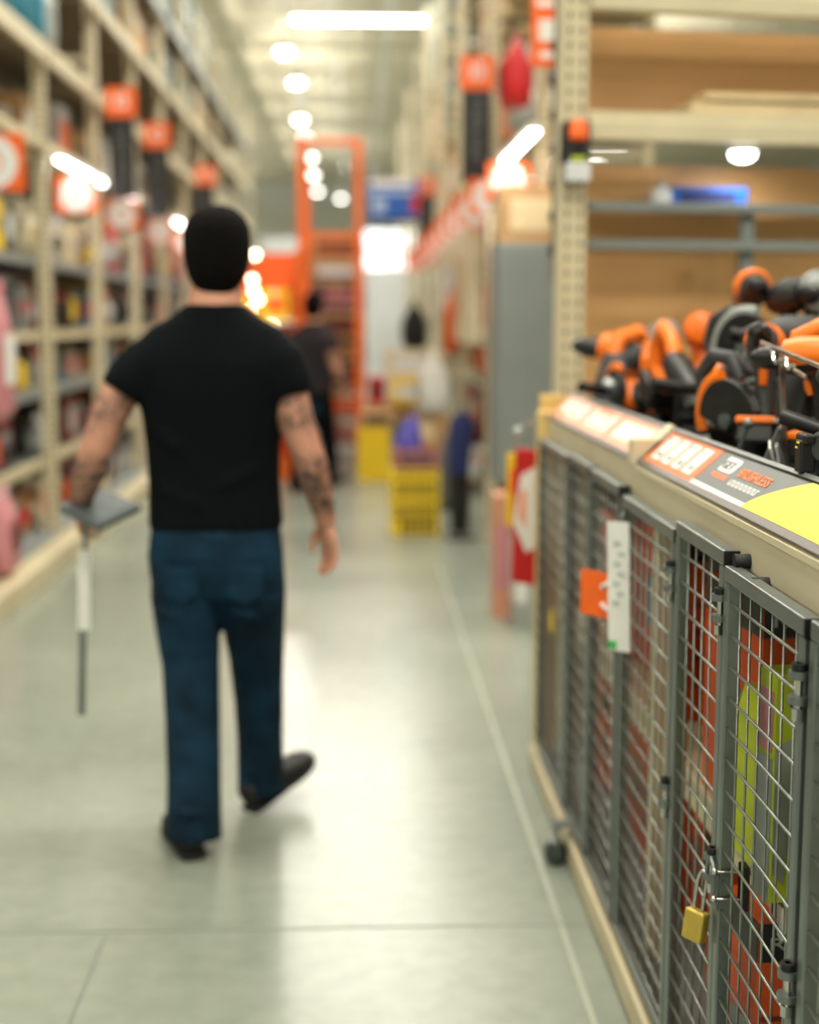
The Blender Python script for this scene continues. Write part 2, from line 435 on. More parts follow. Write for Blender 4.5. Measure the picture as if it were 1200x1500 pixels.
def unit_case():
    b = MB(); b.box((0, 0, 0.42), (1, 0.92, 0.84)); b.box((0, 0, 0.45), (0.98, 1.0, 0.06))
    h = MB()
    h.tube([(0, -0.22, 0.8), (0, -0.22, 0.95), (0, -0.15, 1.0), (0, 0.15, 1.0), (0, 0.22, 0.95), (0, 0.22, 0.8)], [(0.12, 0.03)] * 6, 8)
    l = [MB().box((s * 0.51, y, 0.45), (0.04, 0.16, 0.2)).mesh('latch', BLACK) for s in (-1, 1) for y in (-0.3, 0.3)]
    return [('shell', b.mesh('shell', CARD), 0), ('handle', h.mesh('handle', BLACK), 2)] + [('latch', q, 1) for q in l]


def unit_blister():
    b = MB().prism([(-0.5, 0), (0.5, 0), (0.5, 0.86), (0.42, 0.92), (0.12, 0.92), (0.12, 1), (-0.12, 1), (-0.12, 0.92), (-0.42, 0.92), (-0.5, 0.86)], -0.08, 0.08, 'x')
    t = MB(); t.tube([(0.1, 0, 0.15), (0.1, 0.05, 0.3), (0.1, -0.05, 0.52), (0.1, 0, 0.6)], [(0.1, 0.12), (0.4, 0.26), (0.35, 0.22), (0.1, 0.1)], 10)
    t.tube([(-0.1, 0, 0.15), (-0.1, 0.05, 0.3), (-0.1, -0.05, 0.52), (-0.1, 0, 0.6)], [(0.1, 0.12), (0.4, 0.26), (0.35, 0.22), (0.1, 0.1)], 10)
    h = MB(); [h.box((s * 0.085, 0, 0.76), (0.012, 0.8, 0.16)) for s in (-1, 1)]
    return [('backing_card', b.mesh('backing_card', CARD), 0), ('packed_tool', t.mesh('packed_tool', BLACK, True), 2), ('header', h.mesh('header', WHITE), 1)]


def unit_bottle():
    b = MB().tube([(0, 0, 0), (0, 0, 0.04), (0, 0, 0.62), (0, 0, 0.76), (0, 0, 0.84), (0, 0, 0.86)], [0.45, 0.5, 0.5, 0.3, 0.16, 0.16], 14)
    c = MB().tube([(0, 0, 0.86), (0, 0, 0.99), (0, 0, 1.0)], [0.2, 0.2, 0.15], 12)
    l = MB().tube([(0, 0, 0.18), (0, 0, 0.56)], [0.506, 0.506], 14, cap=False)
    return [('bottle_body', b.mesh('bottle_body', TEAL, True), 0), ('cap', c.mesh('cap', WHITE, True), 2), ('sticker', l.mesh('sticker', WHITE, True), 1)]


def unit_bag():
    mb = MB(); rings = []
    for z, a, bb in [(0, .30, .42), (0.05, .46, .5), (0.3, .5, .5), (0.6, .44, .5), (0.82, .22, .48), (0.86, .08, .47), (1.0, .06, .46)]:
        rings.append([(a * math.copysign(abs(math.cos(t)) ** .6, math.cos(t)), bb * math.copysign(abs(math.sin(t)) ** .6, math.sin(t)), z) for t in [2 * PI * k / 16 for k in range(16)]])
    mb.loft(rings)
    p = [MB().box((s * 0.5, 0, 0.42), (0.02, 0.6, 0.36)).mesh('printed_panel', WHITE) for s in (-1, 1)]
    p2 = MB().box((0, 0, 0.92), (0.14, 0.96, 0.03))
    return [('sack', mb.mesh('sack', CARD, True), 0), ('printed_panel', p[0], 1), ('printed_panel', p[1], 1), ('seam', p2.mesh('seam', WHITE), 2)]


UNITS = dict(carton=unit_carton(), tool_case=unit_case(), blister_pack=unit_blister(), bottle=unit_bottle(), bag=unit_bag())
CATS = dict(carton='box', tool_case='case', blister_pack='package', bottle='bottle', bag='bag')


def product(kind, label, loc, size, cols, rz=0.0, group=None, name=None):
    t = thing(name or kind, label, CATS[kind], loc, rz, group); t.scale = size
    for nm, me, ci in UNITS[kind]:
        o = link(nm, me, t); o.material_slots[0].link = 'OBJECT'; o.material_slots[0].material = cols[ci]
    return t


CN = list(PALETTE)
SHN = ['plinth', 'low shelf', 'middle shelf', 'upper shelf', 'top shelf']
used_labels = {}
LVL = [(0.142, 0.40), (0.62, 0.38), (1.06, 0.30), (1.42, 0.40), (1.88, 0.50)]
wpal = ['grey', 'grey', 'black', 'black', 'white', 'white', 'silver', 'plum', 'maroon', 'red', 'teal', 'orange', 'yellow', 'brown', 'pink', 'cream', 'grey', 'maroon']
BAYN = ['front', 'second', 'third', 'fourth', 'fifth', 'sixth']


def fill_bay(bi, a, b, side):
    for li, (z, hmax) in enumerate(LVL):
        y = a + 0.08; k = 0
        while True:
            kind = random.choice(['carton', 'carton', 'tool_case', 'blister_pack', 'blister_pack', 'bottle', 'bag'])
            wd = random.uniform(0.2, 0.36) if kind != 'bottle' else random.uniform(0.12, 0.17)
            if bi >= 4: wd *= 1.4
            if y + wd > b - 0.07: break
            h = hmax * random.uniform(0.6, 0.92) if kind != 'tool_case' else hmax * random.uniform(0.5, 0.8)
            dp = dict(carton=.3, tool_case=.22, blister_pack=.10, bottle=wd, bag=.2)[kind]
            cn = random.choice(wpal); c2 = random.choice(['white', 'black', 'orange', 'yellow', 'red', 'silver']); c3 = random.choice(['black', 'grey', 'white'])
            k += 1
            x = (LX - 0.06 - dp / 2 - random.uniform(0, .08)) if side == 'left' else (RX + 0.06 + dp / 2 + random.uniform(0, .06))
            lab = '%s %s, %s along the %s of the %s bay of the %s rack' % (cn, kind.replace('_', ' '), ORD[min(k - 1, 14)], SHN[li], BAYN[bi], side)
            product(kind, lab, (x, y + wd / 2, z), (dp, wd, h), (PALETTE[cn], PALETTE[c2], PALETTE[c3]), 0.0, 'goods on the %s rack shelves' % side)
            y += wd + random.uniform(0.015, 0.06)


for i in range(6): fill_bay(i, left_up[i], left_up[i + 1], 'left')
for i in range(3): fill_bay(i, right_up[i + (0 if i else 0)] + (1.5 if i == 0 else 0), right_up[i + 1], 'right')
product('bag', 'pink patterned bag hanging at the left edge of the photo', (-1.86, 7.5, 0.98), (.14, .36, .72), (PINK, WHITE, RED))
product('bag', 'pink and red bag low at the left edge below the other pink bag', (-1.88, 7.55, 0.16), (.16, .3, .45), (PINK, MAROON, WHITE))

# upper storage: pallet loads
def pallet_load(label, x, y, z, sx, sy, sz, m, group):
    t = thing('pallet_load', label, 'pallet', (x, y, z), None, group)
    b = MB()
    for k in (-1, 0, 1): b.box((0, k * (sy / 2 - 0.05), 0.05), (sx, 0.09, 0.08))
    for k in range(5): b.box((-sx / 2 + 0.06 + k * (sx - 0.12) / 4, 0, 0.1), (0.1, sy, 0.018))
    b.build('pallet', WOOD, t)
    n = 2 if sy > 1.0 else 1; nz = max(1, int(sz / 0.3)); hz = (sz - 0.12) / nz
    bx = MB().box((0, 0, hz / 2), (sx - 0.04, sy / 2 - 0.015, hz - 0.012)).mesh('carton', m)
    for j in (-1, 1):
        for k in range(nz): link('carton', bx, t, loc=(0, j * sy / 4, 0.112 + k * hz), bevel=0.008)
    MB().box((0, 0, 0.11 + sz * 0.55), (sx - 0.02, sy + 0.01, 0.03)).build('strap', WHITE, t)


ups = [(7.3, TEAL, 'teal shrink wrapped'), (9.2, CARD, 'brown carton'), (11.05, SAGE, 'grey green wrapped'), (12.95, CARD, 'brown carton'), (14.85, SAGE, 'grey green wrapped'), (16.75, SAGE, 'grey wrapped'), (18.65, CARD, 'tan carton')]
for i, (y, m_, nm) in enumerate(ups):
    pallet_load('%s pallet load on the upper left beam, %s bay from the front' % (nm, BAYN[i] if i < 6 else 'seventh'), LX - 0.52, y + 0.93, 3.855, 0.9, 1.5, 0.55 if i else 0.6, m_, 'pallet loads on the upper left rack')
    if i > 1: pallet_load('%s pallet load on the highest left beam, %s bay from the front' % (nm, BAYN[i] if i < 6 else 'seventh'), LX - 0.52, y + 0.93, 4.575, 0.9, 1.5, 0.9, SAGE, 'pallet loads on the highest left beam')
for i in range(9):
    k = ['teal', 'teal', 'teal', 'teal', 'teal', 'white', 'teal', 'blue', 'silver'][i]
    y = 8.0 + i * 0.17 + (0.12 if 8.0 + i * 0.17 > 9.0 else 0)
    product('bottle', '%s bottle, %s in the row on the left rack beam at the top corner' % (k, ORD[i]), (LX - 0.02 - 0.09 * (i % 2), y, 3.196), (.16, .16, .46), (PALETTE[k], PALETTE[k], WHITE), group='bottles at the top left')
for i in range(4):
    y = left_up[i + 1] + 0.2
    for j in range(3):
        product('carton', '%s carton above the left shelf lights, %s bay, number %s' % (['brown', 'grey', 'white'][j], BAYN[i + 1], ['one', 'two', 'three'][j]), (LX - 0.4, y + 0.22 + j * 0.55, 2.55), (.5, .42, .36 + .05 * j), ([CARD, MGREY, WHITE_G][j], [WHITE, BLACK, ORANGE_S][(i + j) % 3], CARD), group='cartons above the left shelf lights')
for a, b in zip([5.4] + left_up[:6], left_up[:7]):
    MB().box((-0.45, (a + b) / 2 - 7, 2.535), (0.9, b - a - 0.1, 0.02)).build('canopy', CREAM_D, lr)
    MB().box((0.02, (a + b) / 2 - 7, 2.56), (0.03, b - a - 0.09, 0.07)).build('canopy_lip', CREAM_D, lr)
for i, y in enumerate(right_up[:5]):
    nm, m_ = [('brown carton', CARD), ('tan carton', CARD), ('grey green wrapped', SAGE), ('sage wrapped', SAGE), ('tan carton', CARD)][i]
    pallet_load('%s pallet load on the upper right beam, %s bay from the front' % (nm, BAYN[i]), RX + 0.5, (y + 1.2) if i else 8.73, 3.385, 0.9, 1.6 if i else 1.2, 0.62, m_, 'pallet loads on the upper right rack')
    pallet_load('grey green pallet load on the highest right beam, %s bay from the front' % BAYN[i], RX + 0.5, (y + 1.2) if i else 8.73, 4.285, 0.9, 1.6 if i else 1.2, 1.1, SAGE, 'pallet loads on the highest right beam')
for i in range(6):
    product('carton', '%s carton on the right rack above the shelf signs, %s from the front' % (['silver', 'brown', 'cream', 'yellow', 'brown', 'cream'][i], ORD[i]), (RX + 0.3, [8.75, 10.3, 11.3, 13.0, 14.1, 16.0][i], 2.64), (.5, .62, .42), ([SILVER, CARD, CREAM, YELLOW_C, CARD, CREAM][i], [WHITE, ORANGE_S, CARD, BLACK, WHITE, ORANGE_S][i], CARD), group='cartons above the right shelf signs')
product('bag', 'red bag standing high on the right rack behind the black blade sign', (RX - 0.02, 7.97, 2.64), (.18, .3, .36), (RED, MAROON, RED))
product('bag', 'silver and teal pack standing beside the red bag high on the right rack', (RX + 0.12, 7.2, 2.64), (.2, .5, .4), (SILVER, TEAL, WHITE))

# ------------------------------------------------------------------ shelf lights, signs
def shelf_light(label, x, y0, y1, z, side):
    t = thing('shelf_light', label, 'light', (x, (y0 + y1) / 2, z)); L = y1 - y0
    MB().box((0, 0, 0.018), (0.07, L, 0.03)).build('housing', WHITE, t)
    MB().tube([(0, -L / 2 + .01, 0), (0, L / 2 - .01, 0)], 0.022, 10).build('tube', GLOW_LED, t, True)
    MB().box((-side * 0.06, 0, 0.03), (0.12, 0.03, 0.01)).build('bracket', GALV, t)
    area_lamp(t, (0, 0, -0.03), 0.05, L, 3)


shelf_light('lit white tube under the left canopy, nearest of the left row', -1.86, 9.25, 10.85, 2.49, 1)
shelf_light('lit white tube under the left canopy beside the head of the man', -1.86, 14.9, 16.5, 2.49, 1)
shelf_light('lit white tube under the left canopy, second of the left row', -1.86, 12.0, 12.5, 2.49, 1)
shelf_light('lit white tube over the right rack beside the cream post', 0.84, 6.75, 8.15, 2.36, -1)
shelf_light('small lit lamp over the nearest shelf sign of the right row', 0.84, 9.0, 9.15, 2.32, -1)
sp = MB().box((0, 0, 0), (0.30, 0.012, 0.26)).mesh('panel', ORANGE_S)
rg = ring_disc(MB(), (0, 0), 0.05, 0.122, -0.0075, 24).mesh('ring', WHITE)  # white ring widened to stand in for overexposed glow on the signs
spo = MB().tube([(0, -0.0075, 0), (0, -0.0035, 0)], 0.038, 14).mesh('spot', WHITE)
arm = MB().box((0, 0, 0.15), (0.02, 0.008, 0.06)).mesh('arm', GALV)


def shelf_sign(label, x, y, z, k, group, side):
    t = thing('shelf_sign', label, 'sign', (x, y, z), None, group); t.scale = (k, k, k)
    link('panel', sp, t); link('ring', rg, t); link('spot', spo, t); link('arm', arm, t)


for i, y in enumerate([7.75, 9.75, 11.6, 13.85, 16.0]):
    shelf_sign('orange shelf sign with white ring sticking out of the left rack, %s from the front' % ORD[i], -1.80 - (0.11 if i == 0 else 0.05), y, 2.31, 0.92 if i else 1.15, 'orange ring signs of the left rack', -1)
for i in range(11):
    shelf_sign('orange shelf sign with white ring sticking out of the right rack, %s from the front' % ORD[i], 0.83, 8.9 + i * 1.05, 2.235, 0.85, 'orange ring signs of the right rack', 1)
shelf_sign('orange square sign with white ring beside the cream post, under the lit tube', 0.84, 7.9, 2.235, 0.78, None, 1)


def blade_sign(label, x, y, zt, k=1.0, n=7, arm=None):
    t = thing('blade_sign', label, 'sign', (x, y, zt)); t.scale = (k, 1, k)
    MB().box((0, 0, -0.11), (0.22, 0.02, 0.21)).build('orange_panel', ORANGE_S, t, bevel=0.003)
    MB().box((0, 0, -0.505), (0.185, 0.02, 0.575)).build('black_panel', BLACK, t, bevel=0.003)
    g = MB(); g.box((-0.03, -0.011, -0.1), (0.022, 0.002, 0.09)); g.box((0.02, -0.011, -0.06), (0.06, 0.002, 0.02)); g.box((0.04, -0.011, -0.1), (0.02, 0.002, 0.09)); g.box((0.02, -0.011, -0.14), (0.06, 0.002, 0.02))
    g.build('marking', WHITE, t)
    l = MB()
    for i in range(n):                             # white upright lettering, too blurred in the photo to read
        z = -0.28 - i * 0.058
        l.box((0, -0.011, z), (0.065, 0.002, 0.012)); l.box((-0.026 if i % 2 else 0.026, -0.011, z - 0.018), (0.012, 0.002, 0.04))
        if i % 3: l.box((0, -0.011, z - 0.034), (0.065, 0.002, 0.010))
    l.build('lettering', MGREY, t)
    if x < 0: MB().bar((0.02, 0, -0.02), ((LX + 0.076 - x) / k, 0, -0.02), 0.012, 0.03).build('arm', GALV, t)
    else: MB().bar((0.06, 0, -0.02), (0.06, 0, 3.24 - zt), 0.012, 0.012).bar((0.06, 0, 3.24 - zt), ((RX - 0.072 - x), 0, 3.24 - zt), 0.012, 0.02).build('arm', GALV, t)


blade_sign('black blade sign with orange top over the left aisle edge, nearest', -1.69, 10.7, 3.155)
blade_sign('black blade sign with orange top over the left aisle edge, second', -1.69, 12.6, 3.155)
blade_sign('small black blade sign with orange top, third and furthest on the left', -1.63, 16.0, 3.15)
blade_sign('large black blade sign with orange top over the right rack edge', 0.757, 9.0, 3.095, 0.97)
blade_sign('far black blade sign with orange top beside the blue sign', 0.85, 17.0, 3.13)

t = thing('aisle_poster', 'blue hanging poster with white band far down the aisle', 'sign', (0.43, 16.0, 2.78))
MB().box((0, 0, 0), (0.56, 0.02, 0.46)).build('panel', BLUE, t)
MB().box((-0.02, -0.011, 0.19), (0.48, 0.003, 0.07)).build('white_band', WHITE, t)
MB().box((-0.02, -0.011, 0.09), (0.5, 0.003, 0.05)).box((-0.16, -0.011, -0.06), (0.14, 0.003, 0.14)).build('white_block', mat('pale_blue_print', srgb(170, 196, 226), .5), t)
MB().box((0.24, -0.011, -0.04), (0.09, 0.003, 0.2)).build('red_block', RED, t)
MB().box((0.02, -0.011, -0.21), (0.52, 0.003, 0.03)).build('stripe', NAVY, t)
MB().cyl((-0.25, 0, 0.22), (-0.25, 0, 3.9), 0.004, n=6).cyl((0.25, 0, 0.22), (0.25, 0, 3.9), 0.004, n=6).build('hanger', GALV, t)
t = thing('hanging_banner', 'orange banner with white print high on the right by the cream post', 'sign', (0.83, 6.2, 2.72))
MB().box((0, 0, 0), (0.16, 0.012, 0.34)).build('panel', ORANGE_S, t)
MB().box((0, -0.007, -0.02), (0.1, 0.003, 0.09)).box((0, -0.007, 0.09), (0.12, 0.003, 0.03)).box((0, -0.007, -0.12), (0.09, 0.003, 0.03)).build('print', WHITE, t)
MB().cyl((0, 0, 0.16), (0, 0, 1.4), 0.004, n=6).build('hanger', GALV, t)
for i in range(7):
    z = 2.5 - i * 0.13
    product('blister_pack', '%s hanging pack on the strip between the two cream posts, %s from the top' % (['silver', 'grey', 'black', 'white', 'silver', 'plum', 'pink'][i], ORD[i]), (0.80, 5.7, z), (.07, .09, .12), (PALETTE[['silver', 'grey', 'black', 'white', 'silver', 'plum', 'pink'][i]], PALETTE['grey'], PALETTE['black']), group='packs on the clip strip')
t = tag(MB().box((0.80, 5.75, 2.2), (0.03, 0.008, 1.1)).build('clip_strip', GALV), 'thin steel clip strip hanging between the two cream posts', 'strip')

# grey steel cabinet and neighbours
t = thing('steel_cabinet', 'tall grey steel cabinet on legs standing at the start of the right rack', 'cabinet', (0.74, 7.5, 0))
MB().box((0.21, 0.2, 1.25), (0.42, 0.4, 1.27)).build('body', GREYP, t, bevel=0.006)
MB().box((0.21, -0.008, 1.25), (0.41, 0.016, 1.24)).build('door', GREYP, t, bevel=0.004)
MB().box((0.385, -0.022, 1.05), (0.018, 0.02, 0.14)).build('handle', BLACK, t)
[MB().box((x, y, 0.31), (0.03, 0.03, 0.62)).build('leg', DGREY, t) for x in (0.10, 0.39) for y in (0.06, 0.36)]
product('carton', 'tan carton lying on top of the grey steel cabinet', (0.955, 7.72, 1.882), (.40, .36, .3), (CARD, WOOD, CARD))
product('carton', 'narrow salmon carton standing on the floor before the grey cabinet', (0.735, 7.1, 0.0), (.085, .2, .62), (mat('salmon_carton', srgb(214, 150, 120), .6), PINK, CARD), name='tall_carton')
product('carton', 'narrow silver grey carton standing on the floor by the salmon one', (0.80, 6.85, 0.0), (.07, .2, .56), (SILVER, WHITE, SILVER), name='tall_carton')

# ------------------------------------------------------------------ far end of the aisle
t = thing('rolling_ladder', 'tall orange rolling ladder with guard rails far down the aisle', 'ladder', (-0.235, 14.0, 0))
W2 = 0.275
for sx in (-1, 1):
    MB().bar((sx * W2, 0, 0.1), (sx * W2, 0, 3.2), 0.075 if sx < 0 else 0.1, 0.07).build('rail_post', ORANGE_P, t)
    MB().bar((sx * W2, 1.6, 0.1), (sx * W2, 1.6, 3.2), 0.06, 0.06).build('rail_post', ORANGE_P, t)
    MB().bar((sx * W2, 0.02, 0.12), (sx * W2, 1.6, 1.95), 0.04, 0.1).build('stringer', ORANGE_P, t)
    MB().bar((sx * W2, 0, 3.18), (sx * W2, 1.6, 3.18), 0.05, 0.05).build('side_rail', ORANGE_P, t)
    for y in (0.0, 1.6): MB().tube([(sx * W2 - .02, y, 0.05), (sx * W2 + .02, y, 0.05)], 0.05, 14).build('wheel', RUBBER, t)
for z in (3.17, 2.28): MB().bar((-W2, 0, z), (W2, 0, z), 0.05, 0.06).build('cross_rail', ORANGE_P, t)
for k in range(8): MB().box((0, 0.12 + k * 0.2, 0.28 + k * 0.235), (2 * W2 - 0.06, 0.19, 0.03)).build('tread', mat('dark_tread', srgb(96, 70, 50), .6), t)
MB().box((0, 1.45, 2.2), (2 * W2 - 0.06, 0.3, 0.03)).build('platform', ORANGE_P, t)
for i, (z, c, c2) in enumerate([(0.0, 'white', 'pink'), (0.36, 'white', 'orange'), (0.68, 'brown', 'maroon'), (0.98, 'black', 'brown'), (1.26, 'brown', 'maroon'), (1.56, 'plum', 'pink'), (1.86, 'brown', 'white'), (2.12, 'brown', 'black')]):
    product('carton', '%s carton in the column stacked behind the orange ladder, %s from the floor' % (c, ORD[i]), (-0.2, 16.3, z), (.62, .5, [.36, .32, .30, .28, .30, .30, .26, .26][i]), (PALETTE[c], PALETTE[c2], CARD), group='cartons behind the orange ladder')
# lamp display, orange
t = thing('lamp_display', 'orange display unit with small warm bulbs behind the head of the man', 'display', (-0.9, 13.2, 0))
MB().box((0, 0.25, 0.1), (0.74, 0.5, 0.2)).build('base', ORANGE_P, t)
MB().box((0, 0.48, 1.1), (0.74, 0.04, 2.0)).build('back_panel', ORANGE_S, t)
for sx in (-1, 1): MB().box((sx * 0.36, 0.25, 1.1), (0.03, 0.5, 2.0)).build('side_panel', ORANGE_P, t)
for k in range(3): MB().box((0, 0.24, 0.62 + k * 0.42), (0.68, 0.44, 0.03)).build('shelf', WHITE, t)
for x, z in [(0.0, 2.06), (-0.03, 1.84), (0.02, 1.66), (-0.06, 1.56), (0.14, 1.42), (0.02, 1.36), (-0.02, 1.74)]:
    b = MB().ball((x, -0.06, z), 0.028).build('bulb', GLOW_W, t, True)
    MB().cyl((x, -0.06, z + 0.025), (x, 0.46, z + 0.05), 0.012, n=8).build('socket', BLACK, b)
for i in range(6):
    product('carton', '%s carton on the orange lamp display, %s' % (['white', 'orange', 'red', 'white', 'orange', 'yellow'][i], ['low left', 'low right', 'middle left', 'middle right', 'top left', 'top right'][i]),
            (-1.06 + (i % 2) * 0.32, 13.42, 0.636 + (i // 2) * 0.42), (.26, .3, .28), (PALETTE[['white', 'orange', 'red', 'white', 'orange', 'yellow'][i]], [ORANGE_S, WHITE, WHITE, RED, YELLOW_C, ORANGE_S][i], WHITE), group='cartons on the lamp display')
# yellow floor display and things on it
for i, z in enumerate([0.0, 0.155, 0.31]):
    t = thing('yellow_carton', 'yellow carton with black print, %s in the aisle display stack' % ['bottom', 'middle', 'topmost'][i], 'box', (0.41, 9.9, z), None, 'yellow cartons stacked in the aisle')
    MB().box((0, 0, 0.075), (0.34, 0.3, 0.148)).build('box', YELLOW_C, t, bevel=0.004)
    g = MB()
    if i: [g.box((-0.13 + k * 0.037, -0.151, 0.045), (0.024, 0.003, 0.05 if k % 3 else 0.035)) for k in range(8)]
    else: [g.box((-0.08 + k * 0.05, -0.151, 0.06), (0.03, 0.003, 0.09)) for k in range(5)]
    g.build('print', BLACK, t)
    MB().box((0, -0.151, 0.13), (0.3, 0.003, 0.02)).build('stripe', BLACK, t)
product('carton', 'dusky pink carton lying on top of the yellow stack', (0.42, 9.92, 0.463), (.32, .28, .13), (mat('dusky_pink', srgb(170, 110, 100), .6), PLUM, PINK))
t = thing('cloth_bag', 'violet cone shaped cloth bag on the pink carton of the display', 'bag', (0.37, 9.9, 0.596))
MB().tube([(0, 0, 0), (0, 0, 0.03), (0.02, 0, 0.15), (0.045, 0, 0.24)], [(0.1, .08), (0.105, .08), (0.06, .05), (0.012, .012)], 14).build('bag_body', PURPLE, t, True)
MB().cyl((0.045, 0, 0.235), (0.05, 0, 0.27), 0.008, n=8).build('tie', NAVY, t)
product('carton', 'tan carton standing on the pink carton behind the violet bag', (0.5, 9.98, 0.596), (.14, .14, .24), (CARD, WOOD, CARD))
product('bag', 'grey white sack on the tan carton at the top of the display', (0.55, 9.98, 0.838), (.24, .3, .42), (mat('sack_paper', srgb(206, 204, 196), .8), MGREY, WHITE))
t = thing('garment_stand', 'navy and black coverall hanging on a thin stand right of the yellow stack', 'clothing', (0.72, 9.6, 0))
MB().cyl((0, 0.03, 0), (0, 0.03, 0.92), 0.012, n=8).box((0, 0.03, 0.01), (0.2, 0.16, 0.02)).build('stand', BLACK, t)
MB().tube([(0, 0, 0.86), (0, 0, 0.8), (-.01, 0, 0.62), (-.02, 0, 0.45)], [(.05, .03), (.085, .05), (.08, .06), (.075, .05)], 14).build('jacket', NAVY, t, True)
MB().tube([(-.02, 0, 0.46), (-.01, 0, 0.25), (-.01, 0, 0.05)], [(.075, .05), (.07, .05), (.065, .04)], 14).build('trousers', BLACK, t, True)
# more of the far clutter
FAR = [('carton', 'tall yellow display box at the foot of the orange ladder', (0.17, 13.2, 0), (.3, .3, .5), 'yellow', 'yellow'),
       ('carton', 'brown and black carton on the tall yellow display box', (0.2, 13.2, 0.504), (.32, .3, .13), 'brown', 'black'),
       ('carton', 'red carton left of the yellow header far down the aisle', (0.22, 14.6, 0.64), (.18, .3, .26), 'red', 'maroon'),
       ('carton', 'grey plinth carton under the red one far down the aisle', (0.35, 14.6, 0), (.5, .5, .63), 'brown', 'grey'),
       ('carton', 'long yellow header carton far down the aisle', (0.56, 14.4, 0.64), (.42, .3, .24), 'yellow', 'white'),
       ('carton', 'cream carton on the yellow header carton', (0.55, 14.5, 0.884), (.5, .3, .3), 'cream', 'white'),
       ('bag', 'dark green sack standing on the cream carton far away', (0.60, 14.5, 1.186), (.26, .26, .5), 'black', 'grey'),
       ('carton', 'white tall carton standing against the right rack, far', (0.74, 12.6, 0), (.22, .4, 1.2), 'cream', 'brown'),
       ('bag', 'orange bag hung on the right rack far down the aisle', (0.82, 12.2, 1.2), (.14, .26, .55), 'orange', 'yellow'),
       ('carton', 'cream long carton upright on the right rack front, first', (0.845, 10.3, 1.32), (.10, .5, .82), 'cream', 'cream'),
       ('carton', 'cream long carton upright on the right rack front, second', (0.845, 11.2, 1.32), (.10, .5, .82), 'cream', 'brown'),
       ('carton', 'cream long carton upright on the right rack front, third', (0.845, 13.0, 1.32), (.10, .5, .82), 'cream', 'white'),
       ('carton', 'pale lavender panel box standing far behind the orange ladder', (0.6, 24.2, 0.0), (.85, .3, 2.3), 'white', 'white'),
       ('carton', 'tall white panel box far down the aisle left of the ladder', (-1.25, 26, 0.0), (.8, .4, 2.9), 'white', 'white'),
       ('bag', 'grey sack on the floor by the right rack, far', (0.72, 11.2, 0), (.22, .3, .6), 'grey', 'white')]
for k, lab, loc, size, c, c2 in FAR: product(k, lab, loc, size, (PALETTE[c], PALETTE[c2], PALETTE[c]))

# ------------------------------------------------------------------ end bay behind the tool counter
ebx = thing('end_bay_rack', 'cream rack end bay with brown hardboard back behind the tools', 'rack', (0.745, 4.9, 0), math.radians(9))
for x in (0.0, 1.75):
    p = MB().box((x, 0.04, 1.85), (0.088, 0.078, 3.7)).build('post', CREAM, ebx)
    q = perforations(0.2, 3.6, [(x - 0.022, -0.0005, 0), (x + 0.022, -0.0005, 0)], 0.05, 0.013, 0.022).build('perforation', SLOT, p); q['kind'] = 'stuff'
for z in (2.095, 2.52):
    MB().prism([(-0.02, 0), (-0.02, 0.062), (0.0, 0.068), (0.0, 0.098), (0.045, 0.098), (0.045, 0)], 0.048, 1.70, 'x').build('beam', CREAM, ebx, bevel=0.003)
    MB().box((0.875, 0.115, z + 0.055), (1.64, 0.13, 0.02)).build('deck', MATS['rack_deck'], ebx)
ebs = [o for o in ebx.children if o.name.startswith('beam')]
ebs[0].location.z = 2.095; ebs[1].location.z = 2.52
MB().box((0.875, 0.335, 1.62), (1.65, 0.012, 0.86)).build('hardboard_panel', HARDB, ebx)
MB().box((0.875, 0.335, 2.35), (1.65, 0.012, 0.36)).build('hardboard_panel', HARDB, ebx)
MB().box((0.875, 0.335, 2.95), (1.65, 0.012, 0.6)).build('hardboard_panel', HARDB, ebx)
t = thing('pipe_frame', 'grey steel tube frame standing in front of the brown hardboard', 'frame', (0.745, 4.9, 0), math.radians(9))
for z in (1.882, 1.752): MB().box((0.90, 0.10, z), (1.64, 0.034, 0.034)).build('rail', GREYP, t, bevel=0.004)
for x in (0.063, 0.69, 1.5): MB().box((x, 0.135, 1.54), (0.05 if x > .1 else .022, 0.03, 0.72)).build('upright', GREYP, t, bevel=0.004)
MB().box((0.9, 0.20, 1.885), (1.62, 0.2, 0.012)).build('top_plate', GREYP, t)
R9 = Matrix.Rotation(math.radians(9), 3, 'Z')


def eb(x, y, z): v = R9 @ Vector((x, y, 0)); return (0.745 + v.x, 4.9 + v.y, z)


t = thing('plank', 'pale pine plank lying on the cream beam, upper of two', 'board', eb(1.04, 0.10, 2.247), math.radians(8))
MB().box((0.02, 0, 0.013), (1.15, 0.13, 0.024)).build('board', WOOD, t, bevel=0.003)
t = thing('plank', 'pale pine plank lying on the cream beam, lower of two', 'board', eb(1.0, 0.10, 2.194), math.radians(9.5))
MB().box((0.02, 0, 0.013), (1.2, 0.16, 0.05)).build('board', WOOD, t, bevel=0.003)
product('carton', 'long blue carton on top of the grey tube frame', eb(0.56, 0.235, 1.893), (.30, .11, .07), (BLUE, NAVY, BLUE), math.radians(9), name='blue_carton')
t = thing('spray_bottle', 'white bottle standing on the tube frame in front of the blue carton', 'bottle', eb(0.365, 0.14, 1.9))
MB().tube([(0, 0, 0), (0, 0, .005), (0, 0, .045), (0, 0, .055), (0, 0, .062)], [(.036, .02), (.038, .022), (.038, .022), (.014, .014), (.012, .012)], 14).build('bottle_body', WHITE_G, t, True)
MB().tube([(0, 0, .061), (0, 0, .075)], .014, 12).build('cap', SILVER, t, True)
t = thing('puck_lamp', 'small lit oval lamp under the cream beam before the hardboard', 'light', eb(0.66, 0.12, 2.08))
MB().tube([(0, 0, 0.0), (0, 0, 0.016)], [(.05, .05), (.05, .05)], 20).build('housing', WHITE, t, True)
